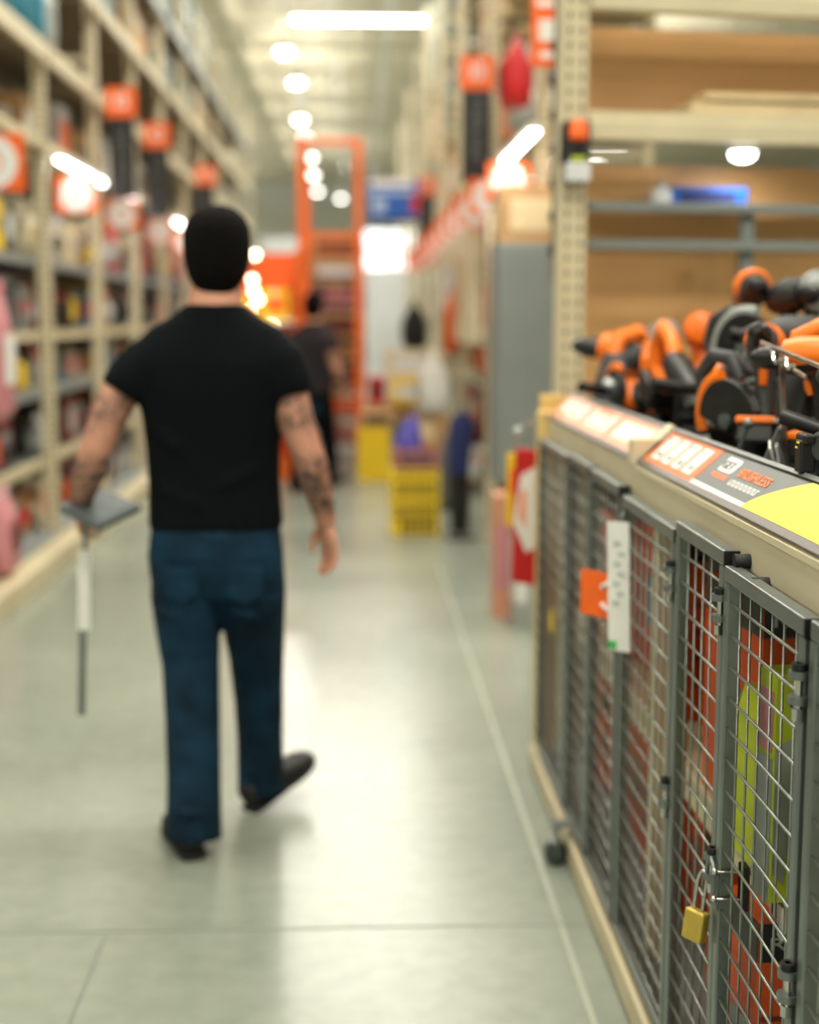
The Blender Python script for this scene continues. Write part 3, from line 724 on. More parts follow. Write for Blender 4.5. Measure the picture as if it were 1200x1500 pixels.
MB().tube([(0, 0, -0.03), (0, 0, -0.02), (0, 0, 0.0)], [(.02, .02), (.04, .04), (.045, .045)], 20).build('lens', GLOW, t, True)
area_lamp(t, (0, 0, -0.05), 0.08, 0.08, 1.2)
t = thing('work_lamp', 'black and orange work lamp in clear packing hung on the cream post', 'lamp', (0.748, 4.845, 1.95))
MB().tube([(0, 0, 0.13), (0, 0, 0.14), (0, 0, 0.18), (0, 0, 0.2)], [.02, .034, .034, .02], 14).build('head', ORANGE_S, t, True)
MB().tube([(-.02, 0.01, 0.06), (-.02, 0.01, 0.19)], [(.04, .02), (.036, .02)], 12).build('lamp_body', BLACK, t, True)
MB().box((0.0, 0.0, 0.032), (0.085, 0.03, 0.064)).build('blister', WHITE_G, t, bevel=0.006)
MB().box((0.0, 0.0, 0.075), (0.05, 0.026, 0.016)).build('sticker', LIME, t)
MB().box((-0.0, 0.02, 0.1), (0.09, 0.004, 0.2)).build('backing_card', DGREY, t)
MB().box((0, 0.028, 0.19), (0.01, 0.03, 0.01)).build('hook', GALV, t)

# ------------------------------------------------------------------ tool counter with wire gates
CY0, CY1 = 1.0, 4.62
ct = thing('display_counter', 'cream steel tool counter with locked wire cage below on the right', 'counter', (0.6, CY0, 0))


def cpart(name, mb, m, bevel=0.0, smooth=False): return mb.shift((0.6, CY0, 0)).build(name, m, ct, smooth, bevel)


cpart('front_beam', MB().box((0.661, (CY0 + CY1) / 2, 1.138), (0.078, CY1 - CY0, 0.082)), CREAM, 0.007)
cpart('base_rail', MB().box((0.603, (CY0 + CY1) / 2, 0.045), (0.05, CY1 - CY0, 0.07)), CREAM_D, 0.006)
cpart('base_plate', MB().box((1.06, (CY0 + CY1) / 2, 0.06), (0.86, CY1 - CY0 - .02, 0.03)), GREYP)
cpart('deck', MB().box((1.10, (CY0 + CY1) / 2, 1.165), (0.80, CY1 - CY0, 0.03)), DGREY)
cpart('riser', MB().box((1.24, (CY0 + CY1) / 2, 1.26), (0.5, CY1 - CY0 - 0.04, 0.16)), DGREY, 0.004)
cpart('inner_shelf', MB().box((1.08, (CY0 + CY1) / 2, 0.545), (0.78, CY1 - CY0 - 0.1, 0.03)), CREAM, 0.004)
cpart('shelf_edge', MB().box((0.70, (CY0 + CY1) / 2, 0.53), (0.02, CY1 - CY0 - 0.1, 0.07)), CREAM, 0.004)
cpart('back_panel', MB().box((1.49, (CY0 + CY1) / 2, 0.6), (0.02, CY1 - CY0, 1.1)), mat('cage_back', srgb(70, 62, 54), 0.7))
for y in (3.03, 1.2): cpart('inner_post', MB().box((0.675, y, 0.58), (0.05, 0.06, 1.04)), CREAM, 0.004)
cpart('end_post', MB().box((0.625, CY1 - 0.03, 0.6), (0.07, 0.05, 1.2)), WOODY, 0.006)
cpart('end_cap', MB().box((0.65, CY1 + 0.02, 1.19), (0.09, 0.03, 0.12)), WOODY, 0.004)
cpart('end_panel', MB().box((1.08, CY1 + 0.0, 0.6), (0.8, 0.02, 1.1)), CREAM)
cpart('bracket', MB().box((0.66, 3.13, 1.205), (0.10, 0.05, 0.06)).bar((0.632, 3.13, 1.178), (0.71, 3.13, 1.256), 0.05, 0.03), CREAM, 0.004)

# wire gates
TB = 0.025
WH = {}


def rod(L, axis):
    k = (round(L, 3), axis)
    if k not in WH:
        d = {'y': (0, 1, 0), 'z': (0, 0, 1)}[axis]
        WH[k] = MB().cyl((0, 0, 0), Vector(d) * L, 0.0024 if axis == 'y' else 0.002, n=8).mesh('wire', ZINC, True)
    return WH[k]


def gate(label, y0, y1, zt, zb=0.10, x=0.6, cap='near', hinge=True):
    g = thing('wire_gate', label, 'gate', (x, y0, 0), None, 'wire gates of the tool counter')
    L = y1 - y0
    MB().box((0, L / 2, zt - TB / 2), (TB, L, TB)).build('top_tube', GALV, g, bevel=0.003)
    MB().box((0, L / 2, zb + TB / 2), (TB, L, TB)).build('bottom_tube', GALV, g, bevel=0.003)
    for y in (TB / 2, L - TB / 2): MB().box((0, y, (zt + zb) / 2), (TB, TB, zt - zb - 2 * TB)).build('side_tube', GALV, g, bevel=0.003)
    MB().box((0, -0.002, zt - TB / 2), (TB + .001, 0.006, TB + .001)).build('tube_plug', BLACK, g)
    z = zt - TB - 0.032
    while z > zb + TB + 0.01:
        link('wire', rod(L - 0.02, 'y'), g, loc=(-0.006, 0.01, z)); z -= 0.0508
    n = max(2, int((L - 2 * TB) / 0.053)); st = (L - 2 * TB) / (n + 0.3)
    for k in range(1, n + 1):
        link('wire', rod(zt - zb - 0.02, 'z'), g, loc=(-0.001, TB + st * (k - 0.35), zb + 0.01))
    if hinge:
        for hz in (zt - 0.115, zb + 0.48):
            for q in (0, 0.034):
                h = MB(); [h.cyl((-0.0145, 0.004, hz + q + e), (-0.0145, 0.004, hz + q + e + 0.0055), 0.0145, n=14) for e in (0, 0.0055)]
                ho = h.build('hinge', GALV, g, True)
            b = MB(); b.cyl((-0.0145, 0.004, hz - 0.022), (-0.0145, 0.004, hz + 0.055), 0.0055, n=10)
            b.cyl((-0.0145, 0.004, hz - 0.022), (-0.0145, 0.004, hz - 0.006), 0.009, n=6)
            b.build('hinge_bolt', CHROME, ho, True)
            MB().cyl((-0.0145, 0.004, hz + 0.046), (-0.0145, 0.004, hz + 0.055), 0.011, n=14).build('bolt_head', BLACK, ho, True)
    return g


GN = ['at the right photo edge, barely in view', 'in sharp focus with hinge bolts at its right end', 'with the brass padlock, second from the right', 'wide gate behind the padlock gate, left of it', 'with the white paper tag at its right end', 'behind the orange card, second from the far end', 'furthest from the viewer beside the pine post']
gspec = [(1.36, 1.785, 1.112), (1.80, 2.207, 1.110), (2.222, 2.566, 1.130), (2.58, 3.10, 1.112), (3.14, 3.53, 1.126), (3.55, 3.905, 1.128), (3.925, 4.53, 1.118)]
GATES = [gate('grey wire mesh gate ' + GN[i], a, b, z, x=0.6 if i != 1 else 0.597, hinge=i in (1, 2, 3)) for i, (a, b, z) in enumerate(gspec)]
for y, z in ((2.195, 1.118), (2.09, 1.10)):          # black rubber bumpers behind the gate tops
    MB().cyl((0.0, 0, 0), (0.036, 0, 0), 0.012, n=16).shift((0, 0, 0)).build('bumper', RUBBER, GATES[2] if y > 2.2 else GATES[1], True, loc=(0.0, y - 1.80, z), bevel=0)
# hasp and clamps around the left tube of the sharp gate
g1 = GATES[1]
hs = MB(); hs.tube([(-0.018, 0.43, 0.555), (-0.018, 0.432, 0.60), (-0.018, 0.425, 0.615), (-0.018, 0.41, 0.622), (-0.018, 0.396, 0.615), (-0.018, 0.39, 0.60), (-0.018, 0.39, 0.56)], 0.0045, 10)
hs.box((-0.0155, 0.395, 0.575), (0.004, 0.035, 0.06)); hp = hs.build('hasp', GALV, g1, True)
for z in (0.612, 0.566):
    c = MB(); c.cyl((-0.02, 0.38, z), (0.032, 0.372, z), 0.0028, n=10); c.ball((-0.02, 0.38, z), 0.0055); c.ball((0.032, 0.372, z), 0.0055)
    c.build('clamp_bolt', CHROME, hp, True)
MB().box((0.026, 0.372, 0.589), (0.012, 0.03, 0.075)).build('clamp_plate', BLACK, hp, bevel=0.002)
# caster under a far gate
cs = MB(); cs.bar((-0.052, 0.178, 0.033), (-0.052, 0.178, 0.115), 0.024, 0.004); cs.bar((-0.052, 0.222, 0.033), (-0.052, 0.222, 0.115), 0.024, 0.004); cs.box((-0.03, 0.2, 0.117), (0.07, 0.05, 0.008))
cso = cs.build('caster', GALV, GATES[5])
MB().tube([(-0.052, 0.182, 0.034), (-0.052, 0.186, 0.034), (-0.052, 0.214, 0.034), (-0.052, 0.218, 0.034)], [.027, .034, .034, .027], 20).build('caster_wheel', mat('caster_tread', srgb(52, 64, 58), 0.25), cso, True)
# padlock
pk = thing('padlock', 'brass padlock hanging open faced on the gate hasp', 'padlock', (0.574, 2.236, 0.592))
pk.rotation_euler = (math.radians(3), math.radians(7), math.radians(38))
MB().box((0, 0, -0.095), (0.020, 0.040, 0.052)).build('lock_body', BRASS, pk, bevel=0.0035)
rb = MB(); [rb.box((-0.0102, 0, -0.078 - k * 0.0042), (0.0012, 0.024, 0.0018)) for k in range(9)]
rb.build('groove', BRASS, pk)
MB().tube([(0, -0.009, -0.072), (0, -0.009, -0.02), (0, -0.006, -0.006), (0, 0, 0), (0, 0.006, -0.006), (0, 0.009, -0.02), (0, 0.009, -0.072)], 0.0032, 10).build('shackle', CHROME, pk, True)
# paper tag, orange card, lock bag hung on the gates
t = thing('paper_tag', 'long white paper tag with green corner hanging on the gate', 'tag', (0.570, 3.02, 0.015), math.radians(48))
MB().box((0, 0, 0.905), (0.003, 0.055, 0.285), Matrix.Rotation(math.radians(-2), 3, 'X')).build('paper', PAPER, t)
MB().box((-0.002, 0.012, 0.775), (0.002, 0.02, 0.018)).build('green_corner', GREEN, t)
l = MB(); [l.box((-0.0022, 0.005 - (k % 2) * 0.01, 1.0 - k * 0.022), (0.001, 0.018, 0.012)) for k in range(7)]
l.build('grey_print', mat('faint_grey_print', srgb(186, 190, 188), .6), t)
MB().tube([(0, 0, 1.045), (0.004, 0, 1.06), (0.016, 0, 1.066)], 0.002, 6).build('tie', ZINC, t)
t = thing('orange_card', 'orange card with white ring behind the paper tag on the gates', 'card', (0.556, 3.16, 0.875), math.radians(35))
MB().box((0, 0, 0), (0.003, 0.13, 0.105)).build('card', mat('orange_card', srgb(250, 104, 20), .45), t, bevel=0.001)
r = MB(); pts = [(-0.003, -0.03 + 0.03 * math.cos(a), 0.03 * math.sin(a)) for a in [PI / 5 + k * (2 * PI - 2 * PI / 5) / 14 for k in range(15)]]
r.tube(pts, 0.005, 6).build('ring', WHITE, t)
MB().box((0.003, 0, 0.056), (0.004, 0.02, 0.02)).build('clip', ZINC, t)
t = thing('yellow_tag', 'small yellow tag on the far wire gate', 'tag', (0.583, 4.15, 0.6))
MB().box((0, 0, 0), (0.003, 0.05, 0.06)).build('card', YELLOW_C, t); MB().box((0.004, 0, 0.032), (0.006, 0.015, 0.012)).build('clip', ZINC, t)
t = thing('work_glove_pack', 'red and white pack hanging at the far end of the counter', 'package', (0.578, 4.70, 0.6))
MB().prism([(-0.055, 0.02), (0.045, 0.0), (0.045, 0.46), (-0.045, 0.47)], -0.015, 0.015, 'y').build('backing_card', RED, t, bevel=0.004)
MB().prism([(-0.052, 0.22), (-0.01, 0.12), (0.03, 0.14), (0.055, 0.43), (-0.03, 0.38)], -0.019, -0.014, 'y').build('white_print', WHITE, t)
MB().prism([(-0.035, 0.24), (-0.012, 0.2), (-0.012, 0.33), (-0.03, 0.33)], -0.022, -0.018, 'y').build('orange_print', ORANGE_L, t)
MB().tube([(0.0, 0, 0.45), (0.0, 0, 0.53), (0.02, -0.02, 0.56), (0.04, -0.05, 0.56)], 0.004, 8).build('hook', CHROME, t)
t = thing('yellow_pack', 'thin yellow pack hanging behind the red one', 'package', (0.527, 4.78, 0.78))
MB().box((0, 0, 0.14), (0.03, 0.02, 0.25)).build('backing_card', YELLOW_C, t, bevel=0.003)
MB().box((0.004, -0.011, 0.17), (0.018, 0.003, 0.08)).build('print', ORANGE_S, t)
MB().tube([(0, 0, 0.255), (0.02, -0.01, 0.33), (0.06, -0.06, 0.38), (0.095, -0.13, 0.385)], 0.004, 8).build('hook', CHROME, t)
MB().ball((0.02, -0.01, 0.335), 0.02).build('knob', SILVER, t, True)

# goods locked behind the gates
def tool_carton(label, loc, size, rz=0.0, band=True, body=ORANGE_D, txt='RIDGID', txtz=0.5, tsize=0.03, group='cartons in the cage'):
    t = thing('tool_carton', label, 'box', loc, rz, group); sx, sy, sz = size
    MB().box((0, 0, sz / 2), (sx, sy, sz)).build('box', body, t, bevel=0.002)
    if band:
        MB().box((0, -sy / 2 - 0.0008, sz - 0.035), (sx * .99, 0.0016, 0.066)).box((-sx / 2 - 0.0008, 0, sz - 0.035), (0.0016, sy * .99, 0.066)).build('black_band', BLACK, t)
        text_mesh(txt, tsize, SILVER, (-sx / 2 + 0.02, -sy / 2 - 0.0018, sz - 0.047), (1, 0, 0), (0, 0, 1), min(sx * .8, 0.16), parent=t)
    g = MB()
    for k in range(4): g.box((0, -sy / 2 - 0.001, sz * (0.2 + 0.14 * k)), (sx * .94, 0.002, 0.008))
    g.build('rib', MAROON, t)
    MB().box((-sx / 2 - 0.0008, 0.0, sz * .42), (0.0016, sy * .5, sz * .3)).build('printed_panel', GALV if body is not LIME else BLACK, t)
    return t


tool_carton('orange carton with black band and ribs at floor level behind the hinge gate', (0.785, 2.28, 0.078), (0.27, 0.16, 0.44), math.radians(4))
tool_carton('orange carton with large lettering on the shelf behind the lime box', (0.86, 2.62, 0.565), (0.30, 0.30, 0.435), math.radians(5), tsize=0.05)
t = thing('lime_carton', 'lime green carton on the cage shelf behind the sharp gate', 'box', (0.712, 2.36, 0.562), math.radians(6))
MB().box((0, 0, 0.13), (0.075, 0.12, 0.26)).build('box', LIME, t, bevel=0.002)
MB().prism([(-0.0375, 0.26), (0.0375, 0.26), (0.0, 0.3), (-0.025, 0.305)], -0.05, 0.05, 'y').build('flap', LIME, t)
MB().box((0, -0.061, 0.1), (0.07, 0.002, 0.006)).build('print', BLACK, t)
t = thing('tool_pack', 'tall lime and grey printed pack beside the lime carton', 'package', (0.70, 2.20, 0.562), math.radians(8))
MB().box((0, 0, 0.19), (0.085, 0.06, 0.38)).build('box', LIME, t, bevel=0.002)
MB().prism([(-0.04, 0.05), (-0.02, 0.03), (0.0, 0.28), (-0.04, 0.26)], -0.032, -0.03, 'y').build('grey_print', SILVER, t)
MB().prism([(-0.02, 0.33), (0.04, 0.25), (0.04, 0.36), (0.01, 0.375)], -0.0335, -0.031, 'y').build('tool_photo', BLACK, t)
MB().box((0.03, -0.031, 0.1), (0.035, 0.002, 0.09)).build('black_print', BLACK, t)
MB().box((-0.0435, 0, 0.30), (0.002, 0.05, 0.1)).build('pink_print', PINK, t)
MB().box((-0.0435, 0, 0.12), (0.002, 0.056, 0.24)).build('grey_side', SILVER, t)
t = thing('tool_pack', 'lime pack with black lettering at the right end of the cage shelf', 'package', (0.735, 2.08, 0.562), math.radians(-4))
MB().box((0, 0, 0.1), (0.10, 0.05, 0.2)).build('box', LIME, t, bevel=0.002)
MB().box((0, -0.0265, 0.15), (0.09, 0.002, 0.07)).build('grey_print', MGREY, t)
g = MB(); [g.box((0.02, -0.0265, 0.03 + k * 0.016), (0.02 if k % 2 else 0.03, 0.002, 0.006)) for k in range(5)]
g.build('print', BLACK, t)
t = thing('shelf_tag', 'white label with a black figure stuck on the cage shelf edge', 'label', (0.686, 2.2, 0.5))
MB().box((0.001, 0, 0.025), (0.002, 0.07, 0.055)).build('card', PAPER, t)
MB().box((-0.0006, 0.01, 0.035), (0.001, 0.026, 0.026)).box((-0.0006, -0.005, 0.012), (0.001, 0.016, 0.01)).build('figure', BLACK, t)
yy = 2.60; k = 0
for lev, (z, hm) in enumerate([(0.077, 0.42), (0.562, 0.5)]):
    y = 2.50 if lev == 0 else 2.86; k = 0
    while y < 4.45:
        wd = random.uniform(0.10, 0.24)
        if abs(y + wd / 2 - 3.03) < wd / 2 + 0.04: y = 3.03 + 0.05
        if y + wd > 4.56: break
        h = hm * random.uniform(0.62, 0.97)
        body = random.choice([ORANGE_D, ORANGE_D, BLACK, PLUM, CARD, CREAM, ORANGE_D, MGREY])
        nm = {id(ORANGE_D): 'orange', id(BLACK): 'black', id(PLUM): 'plum', id(CARD): 'brown', id(CREAM): 'cream', id(MGREY): 'grey'}[id(body)]
        x = 0.745 + 0.14 + random.uniform(0, .06)
        tool_carton('%s carton behind the wire gates, %s along the %s' % (nm, ORD[k], ['cage floor', 'cage shelf'][lev]), (x, y + wd / 2, z), (0.28, wd, h), 0, body in (ORANGE_D, MGREY))
        y += wd + random.uniform(0.012, 0.035); k += 1

# price rail with sign cards
pr = thing('price_rail', 'sloping price rail with orange, dark grey and yellow cards along the counter', 'sign', (0.626, CY0, 1.184))
U = Vector((0.075, 0, 0.066)).normalized(); NN = Vector((-0.066, 0, 0.075)).normalized(); RL = 0.105


def pp(y, u, n): return Vector((0.626, y, 1.184)) + U * u + NN * n


def slab(mb, yu, n0, n1):
    mb.loft([[pp(y, u, n0) for y, u in yu], [pp(y, u, n1) for y, u in yu]]); return mb


def rpart(name, mb, m, bevel=0): return mb.shift((0.626, CY0, 1.184)).build(name, m, pr, False, bevel)


RDK = mat('dark_channel', srgb(92, 84, 80), 0.4, 0, 0.06)
for a, b in ((CY0, 3.10), (3.18, 4.6)):
    rpart('channel', slab(MB(), [(a, -0.004), (b, -0.004), (b, RL), (a, RL)], -0.004, 0.001), RDK)
    rpart('lower_lip', slab(MB(), [(a, -0.006), (b, -0.006), (b, 0.008), (a, 0.008)], 0.001, 0.007), RDK, 0.001)
    rpart('upper_lip', slab(MB(), [(a, RL - 0.006), (b, RL - 0.006), (b, RL + 0.003), (a, RL + 0.003)], 0.001, 0.007), MGREY, 0.001)
rpart('front_trim', MB().prism([(0.616, 1.166), (0.628, 1.172), (0.628, 1.180), (0.616, 1.177)], CY0, 3.1, 'y'), CREAM)
C_DG = mat('dark_grey_card', srgb(88, 92, 90), 0.45, 0, 0.04, 20)
gc = rpart('grey_card', slab(MB(), [(2.02, 0.009), (2.64, 0.009), (2.64, RL - 0.008), (2.02, RL - 0.008)], 0.001, 0.0022), C_DG)
rpart('white_edge', slab(MB(), [(2.20, 0.009), (2.655, 0.009), (2.655, 0.018), (2.20, 0.018)], 0.0022, 0.003), WHITE)
ay = [2.29 - 0.165 * (k / 10) ** 1.6 for k in range(11)]; au = [0.0095 + (RL - 0.018) * k / 10 for k in range(11)]
poly = [(1.02, 0.0095)] + list(zip(ay, au)) + [(1.02, RL - 0.0085)]
rpart('yellow_card', slab(MB(), poly, 0.003, 0.0038), YELLOW)
oc = rpart('orange_card', slab(MB(), [(2.655, 0.009), (3.09, 0.009), (3.09, RL - 0.008), (2.655, RL - 0.008)], 0.001, 0.0022), mat('orange_price_card', srgb(236, 122, 70), 0.55, 0, 0.03))
for k in range(4):
    y0 = 2.70 + k * 0.095; rpart('price_field', slab(MB(), [(y0, 0.022), (y0 + 0.07, 0.022), (y0 + 0.07, 0.088), (y0, 0.088)], 0.0022, 0.003), WHITE)
gp = MB()
for k in range(4):
    y0 = 2.70 + k * 0.095
    slab(gp, [(y0 + 0.012, 0.03), (y0 + 0.05, 0.03), (y0 + 0.05, 0.044), (y0 + 0.012, 0.044)], 0.003, 0.0034); slab(gp, [(y0 + 0.02, 0.075), (y0 + 0.06, 0.075), (y0 + 0.06, 0.082), (y0 + 0.02, 0.082)], 0.003, 0.0034)
rpart('price_print', gp, GALV)
for a, b in ((3.19, 3.62), (3.64, 4.06), (4.08, 4.58)):
    rpart('orange_card', slab(MB(), [(a, 0.009), (b, 0.009), (b, RL - 0.008), (a, RL - 0.008)], 0.001, 0.0022), mat('pale_orange_card', srgb(242, 150, 104), 0.35, 0, 0.03))
for a, b in ((3.22, 3.58), (3.68, 3.76), (3.80, 3.88), (3.92, 4.0), (4.12, 4.22), (4.28, 4.36), (4.42, 4.52)):
    rpart('price_field', slab(MB(), [(a, 0.03), (b, 0.03), (b, 0.08), (a, 0.08)], 0.0022, 0.003), mat('pinkish_white', srgb(246, 224, 212), 0.35, 0, 0.02))


def rail_text(s, size, m, y, u, width):
    o = text_mesh(s, size, m, pp(y, u, 0.0024) - Vector((0.626, CY0, 1.184)), (0, -1, 0), U, width, parent=pr); return o


rpart('white_badge', slab(MB(), [(2.585, 0.056), (2.505, 0.056), (2.495, 0.062), (2.495, 0.084), (2.505, 0.09), (2.585, 0.09)], 0.0022, 0.0028), WHITE)
text_mesh('GET', 0.026, C_DG, pp(2.58, 0.063, 0.003) - Vector((0.626, CY0, 1.184)), (0, -1, 0), U, 0.07, parent=pr)
rpart('orange_bar', slab(MB(), [(2.59, 0.04), (2.49, 0.04), (2.49, 0.05), (2.59, 0.05)], 0.0022, 0.0028), ORANGE_S)
rail_text('BRUSHLESS', 0.028, mat('orange_lettering', srgb(250, 130, 60), .5), 2.455, 0.058, 0.175)
wl = MB()                                           # white line of print, too small in the photo to read
for k in range(14):
    y0 = 2.46 - k * 0.0125
    slab(wl, [(y0, 0.036), (y0 - 0.004, 0.036), (y0 - 0.004, 0.049), (y0, 0.049)], 0.0022, 0.0028)
    slab(wl, [(y0, 0.046 if k % 2 else 0.036), (y0 - 0.0095, 0.046 if k % 2 else 0.036), (y0 - 0.0095, 0.049 if k % 2 else 0.039), (y0, 0.049 if k % 2 else 0.039)], 0.0022, 0.0028)
rpart('white_print', wl, WHITE)
t = thing('rail_clip', 'black clip with yellow marks on the price rail at the right edge', 'clip', (0.706, 2.20, 1.262))
MB().box((0.0, 0, 0.022), (0.026, 0.03, 0.052)).box((0.0, 0.0, 0.05), (0.02, 0.045, 0.016)).build('clip_body', BLACK, t, bevel=0.004)
MB().box((-0.0136, -0.004, 0.044), (0.001, 0.012, 0.003)).box((-0.0136, 0.004, 0.036), (0.001, 0.01, 0.003)).build('yellow_mark', YELLOW, t)

# ------------------------------------------------------------------ power tools on the counter
def stand(x, y, z, zd=None):
    zd = zd if zd is not None else (1.18 if x < 0.99 else 1.34)
    if z - zd < 0.012: return
    mb = MB().box((x, y, zd + 0.004), (0.05, 0.05, 0.008)).cyl((x, y, zd), (x, y, z), 0.008, n=10)
    mb.shift((0.6, CY0, 0)).build('display_stand', DGREY, ct)


def R3(rx, ry, rz): return (math.radians(rx), math.radians(ry), math.radians(rz))


def drill(label, loc, rot, k=1.0, main=DGREY, accent=ORANGE, battery=True):
    """pistol drill: nose along +x, grip down"""
    t = thing('power_drill', label, 'drill', loc, R3(*rot), 'power drills on the counter'); t.scale = (k, k, k)
    MB().tube([(-0.085, 0, 0), (-0.08, 0, 0), (-0.06, 0, 0), (0.0, 0, 0.0), (0.045, 0, 0), (0.055, 0, 0)], [.018, .030, .034, .035, .031, .024], 18).build('motor_housing', main, t, True)
    MB().tube([(-0.078, 0, 0.004), (-0.03, 0, 0.006), (0.02, 0, 0.006), (0.048, 0, 0.004)], [(.032, .030), (.037, .036), (.037, .036), (.032, .030)], 14, (0, 1, 0)).build('orange_shell', accent, t, True)
    MB().tube([(0.05, 0, 0), (0.06, 0, 0), (0.085, 0, 0), (0.105, 0, 0), (0.112, 0, 0)], [.02, .022, .022, .014, .008], 16).build('chuck', BLACK, t, True)
    MB().tube([(-0.02, 0, -0.02), (-0.026, 0, -0.06), (-0.034, 0, -0.105), (-0.036, 0, -0.135)], [(.024, .019), (.021, .018), (.023, .019), (.03, .024)], 14).build('grip', main, t, True)
    MB().tube([(0.008, 0, -0.04), (0.002, 0, -0.055), (-0.002, 0, -0.068)], [(.006, .008), (.009, .008), (.006, .007)], 10).build('trigger', accent, t, True)
    if battery:
        b = MB().box((-0.022, 0, -0.163), (0.115, 0.07, 0.045), None, 0.9).build('battery', BLACK, t, False, 0.006)
        MB().box((-0.022, 0, -0.143), (0.12, 0.074, 0.014)).build('orange_trim', accent, b, False, 0.004)
    return t


def circular_saw(label, loc, rot, k=1.0, rim=None, a0=60, an=12):
    """blade in the local xz plane, sole plate below"""
    t = thing('circular_saw', label, 'saw', loc, R3(*rot), 'circular saws on the counter'); t.scale = (k, k, k)
    up = [(0.095 * math.cos(a), 0.095 * math.sin(a)) for a in [math.radians(-15 + q * 10.5) for q in range(21)]]
    MB().prism(up, -0.022, 0.004, 'y').build('blade_guard', BLACK, t, False, 0.004)
    arc_ = [(0.1 * math.cos(a), -0.009, 0.1 * math.sin(a)) for a in [math.radians(a0 + q * 12) for q in range(an)]]
    MB().tube(arc_, [(.012, .018)] * 12, 10, (0, 1, 0)).build('guard_rim', rim or ORANGE, t, True)
    MB().tube([(0, -0.012, 0), (0, -0.009, 0)], 0.085, 28).build('blade', CHROME, t)
    MB().cyl((0, -0.03, 0), (0, -0.012, 0), 0.018, n=14).build('hub', GALV, t, True)
    MB().tube([(0, 0.0, 0.01), (0, 0.05, 0.01), (0, 0.1, 0.01), (0, 0.11, 0.01)], [.045, .042, .04, .028], 16).build('motor_housing', ORANGE, t, True)
    MB().tube([(-0.03, 0.03, 0.08), (-0.07, 0.03, 0.115), (-0.13, 0.03, 0.1), (-0.16, 0.03, 0.04), (-0.13, 0.03, -0.02)], [(.018, .02), (.017, .019), (.017, .018), (.018, .018), (.02, .02)], 12, (0, 1, 0)).build('handle', DGREY, t, True)
    MB().box((-0.01, 0.03, -0.088), (0.18, 0.10, 0.005)).build('sole_plate', SILVER, t, False, 0.002)
    MB().box((0.07, 0.03, -0.068), (0.012, 0.03, 0.04)).build('depth_bracket', SILVER, t)
    return t


def recip_saw(label, loc, rot, k=1.0, main=BLACK):
    t = thing('reciprocating_saw', label, 'saw', loc, R3(*rot), 'reciprocating saws on the counter'); t.scale = (k, k, k)
    MB().tube([(0.17, 0, 0), (0.15, 0, 0), (0.05, 0, 0), (-0.03, 0, 0), (-0.08, 0, 0)], [(.02, .018), (.026, .024), (.03, .03), (.036, .034), (.03, .03)], 16).build('body', main, t, True)
    MB().tube([(-0.06, 0, 0.0), (-0.13, 0, 0.035), (-0.19, 0, 0.03), (-0.21, 0, -0.02), (-0.18, 0, -0.075), (-0.1, 0, -0.075), (-0.05, 0, -0.02)], [(.02, .022), (.018, .02), (.018, .02), (.018, .02), (.019, .02), (.018, .02), (.018, .02)], 12, (0, 1, 0)).build('handle', ORANGE, t, True)
    MB().box((-0.15, 0, -0.11), (0.11, 0.07, 0.055)).build('battery', BLACK, t, False, 0.006)
    MB().box((0.18, 0, -0.005), (0.012, 0.045, 0.06)).build('shoe', SILVER, t, False, 0.003)
    MB().prism([(0.17, -0.012), (0.3, -0.006), (0.31, 0.004), (0.17, 0.008)], -0.0008, 0.0008, 'y').build('blade', CHROME, t)
    return t


def grinder(label, loc, rot, k=1.0, main=DGREY):
    t = thing('angle_grinder', label, 'grinder', loc, R3(*rot), 'angle grinders on the counter'); t.scale = (k, k, k)
    MB().tube([(-0.16, 0, 0), (-0.155, 0, 0), (-0.09, 0, 0), (-0.02, 0, 0), (0.05, 0, 0), (0.09, 0, 0)], [.024, .03, .026, .028, .034, .03], 16).build('body', main, t, True)
    MB().tube([(-0.02, 0, 0), (-0.01, 0, 0), (0.035, 0, 0), (0.045, 0, 0)], [.029, .036, .036, .031], 16).build('orange_collar', ORANGE, t, True)
    MB().tube([(0.10, 0, 0.028), (0.10, 0, 0.02), (0.10, 0, -0.03), (0.10, 0, -0.045)], [.02, .032, .03, .018], 16).build('gear_head', SILVER, t, True)
    MB().tube([(0.1, 0, -0.052), (0.1, 0, -0.048)], .058, 26).build('disc', BLACK, t)
    g = [(0.1 + 0.064 * math.cos(a), 0.064 * math.sin(a)) for a in [math.radians(95 + q * 9.5) for q in range(19)]]
    MB().prism(g, -0.05, -0.03, 'z').build('disc_guard', GALV, t, False, 0.002)
    MB().cyl((0.1, 0.03, -0.005), (0.1, 0.14, 0.01), 0.014, 0.016).build('side_handle', BLACK, t, True)
    return t


def torch(label, loc, rot, k=1.0, shell=ORANGE):
    t = thing('work_light', label, 'lamp', loc, R3(*rot), 'work lights on the counter'); t.scale = (k, k, k)
    MB().tube([(-0.03, 0, 0), (-0.02, 0, 0), (0.03, 0, 0), (0.045, 0, 0)], [.02, .034, .042, .04], 18).build('head', shell, t, True)
    MB().tube([(0.044, 0, 0), (0.048, 0, 0), (0.052, 0, 0)], [.035, .034, .02], 18).build('lens', SILVER, t, True)
    MB().tube([(-0.005, 0, -0.03), (-0.02, 0, -0.08), (-0.025, 0, -0.12)], [(.02, .018), (.019, .017), (.024, .02)], 12).build('grip', DGREY, t, True)
    MB().box((-0.015, 0, -0.145), (0.11, 0.068, 0.045)).build('battery', BLACK, t, False, 0.006)
    return t


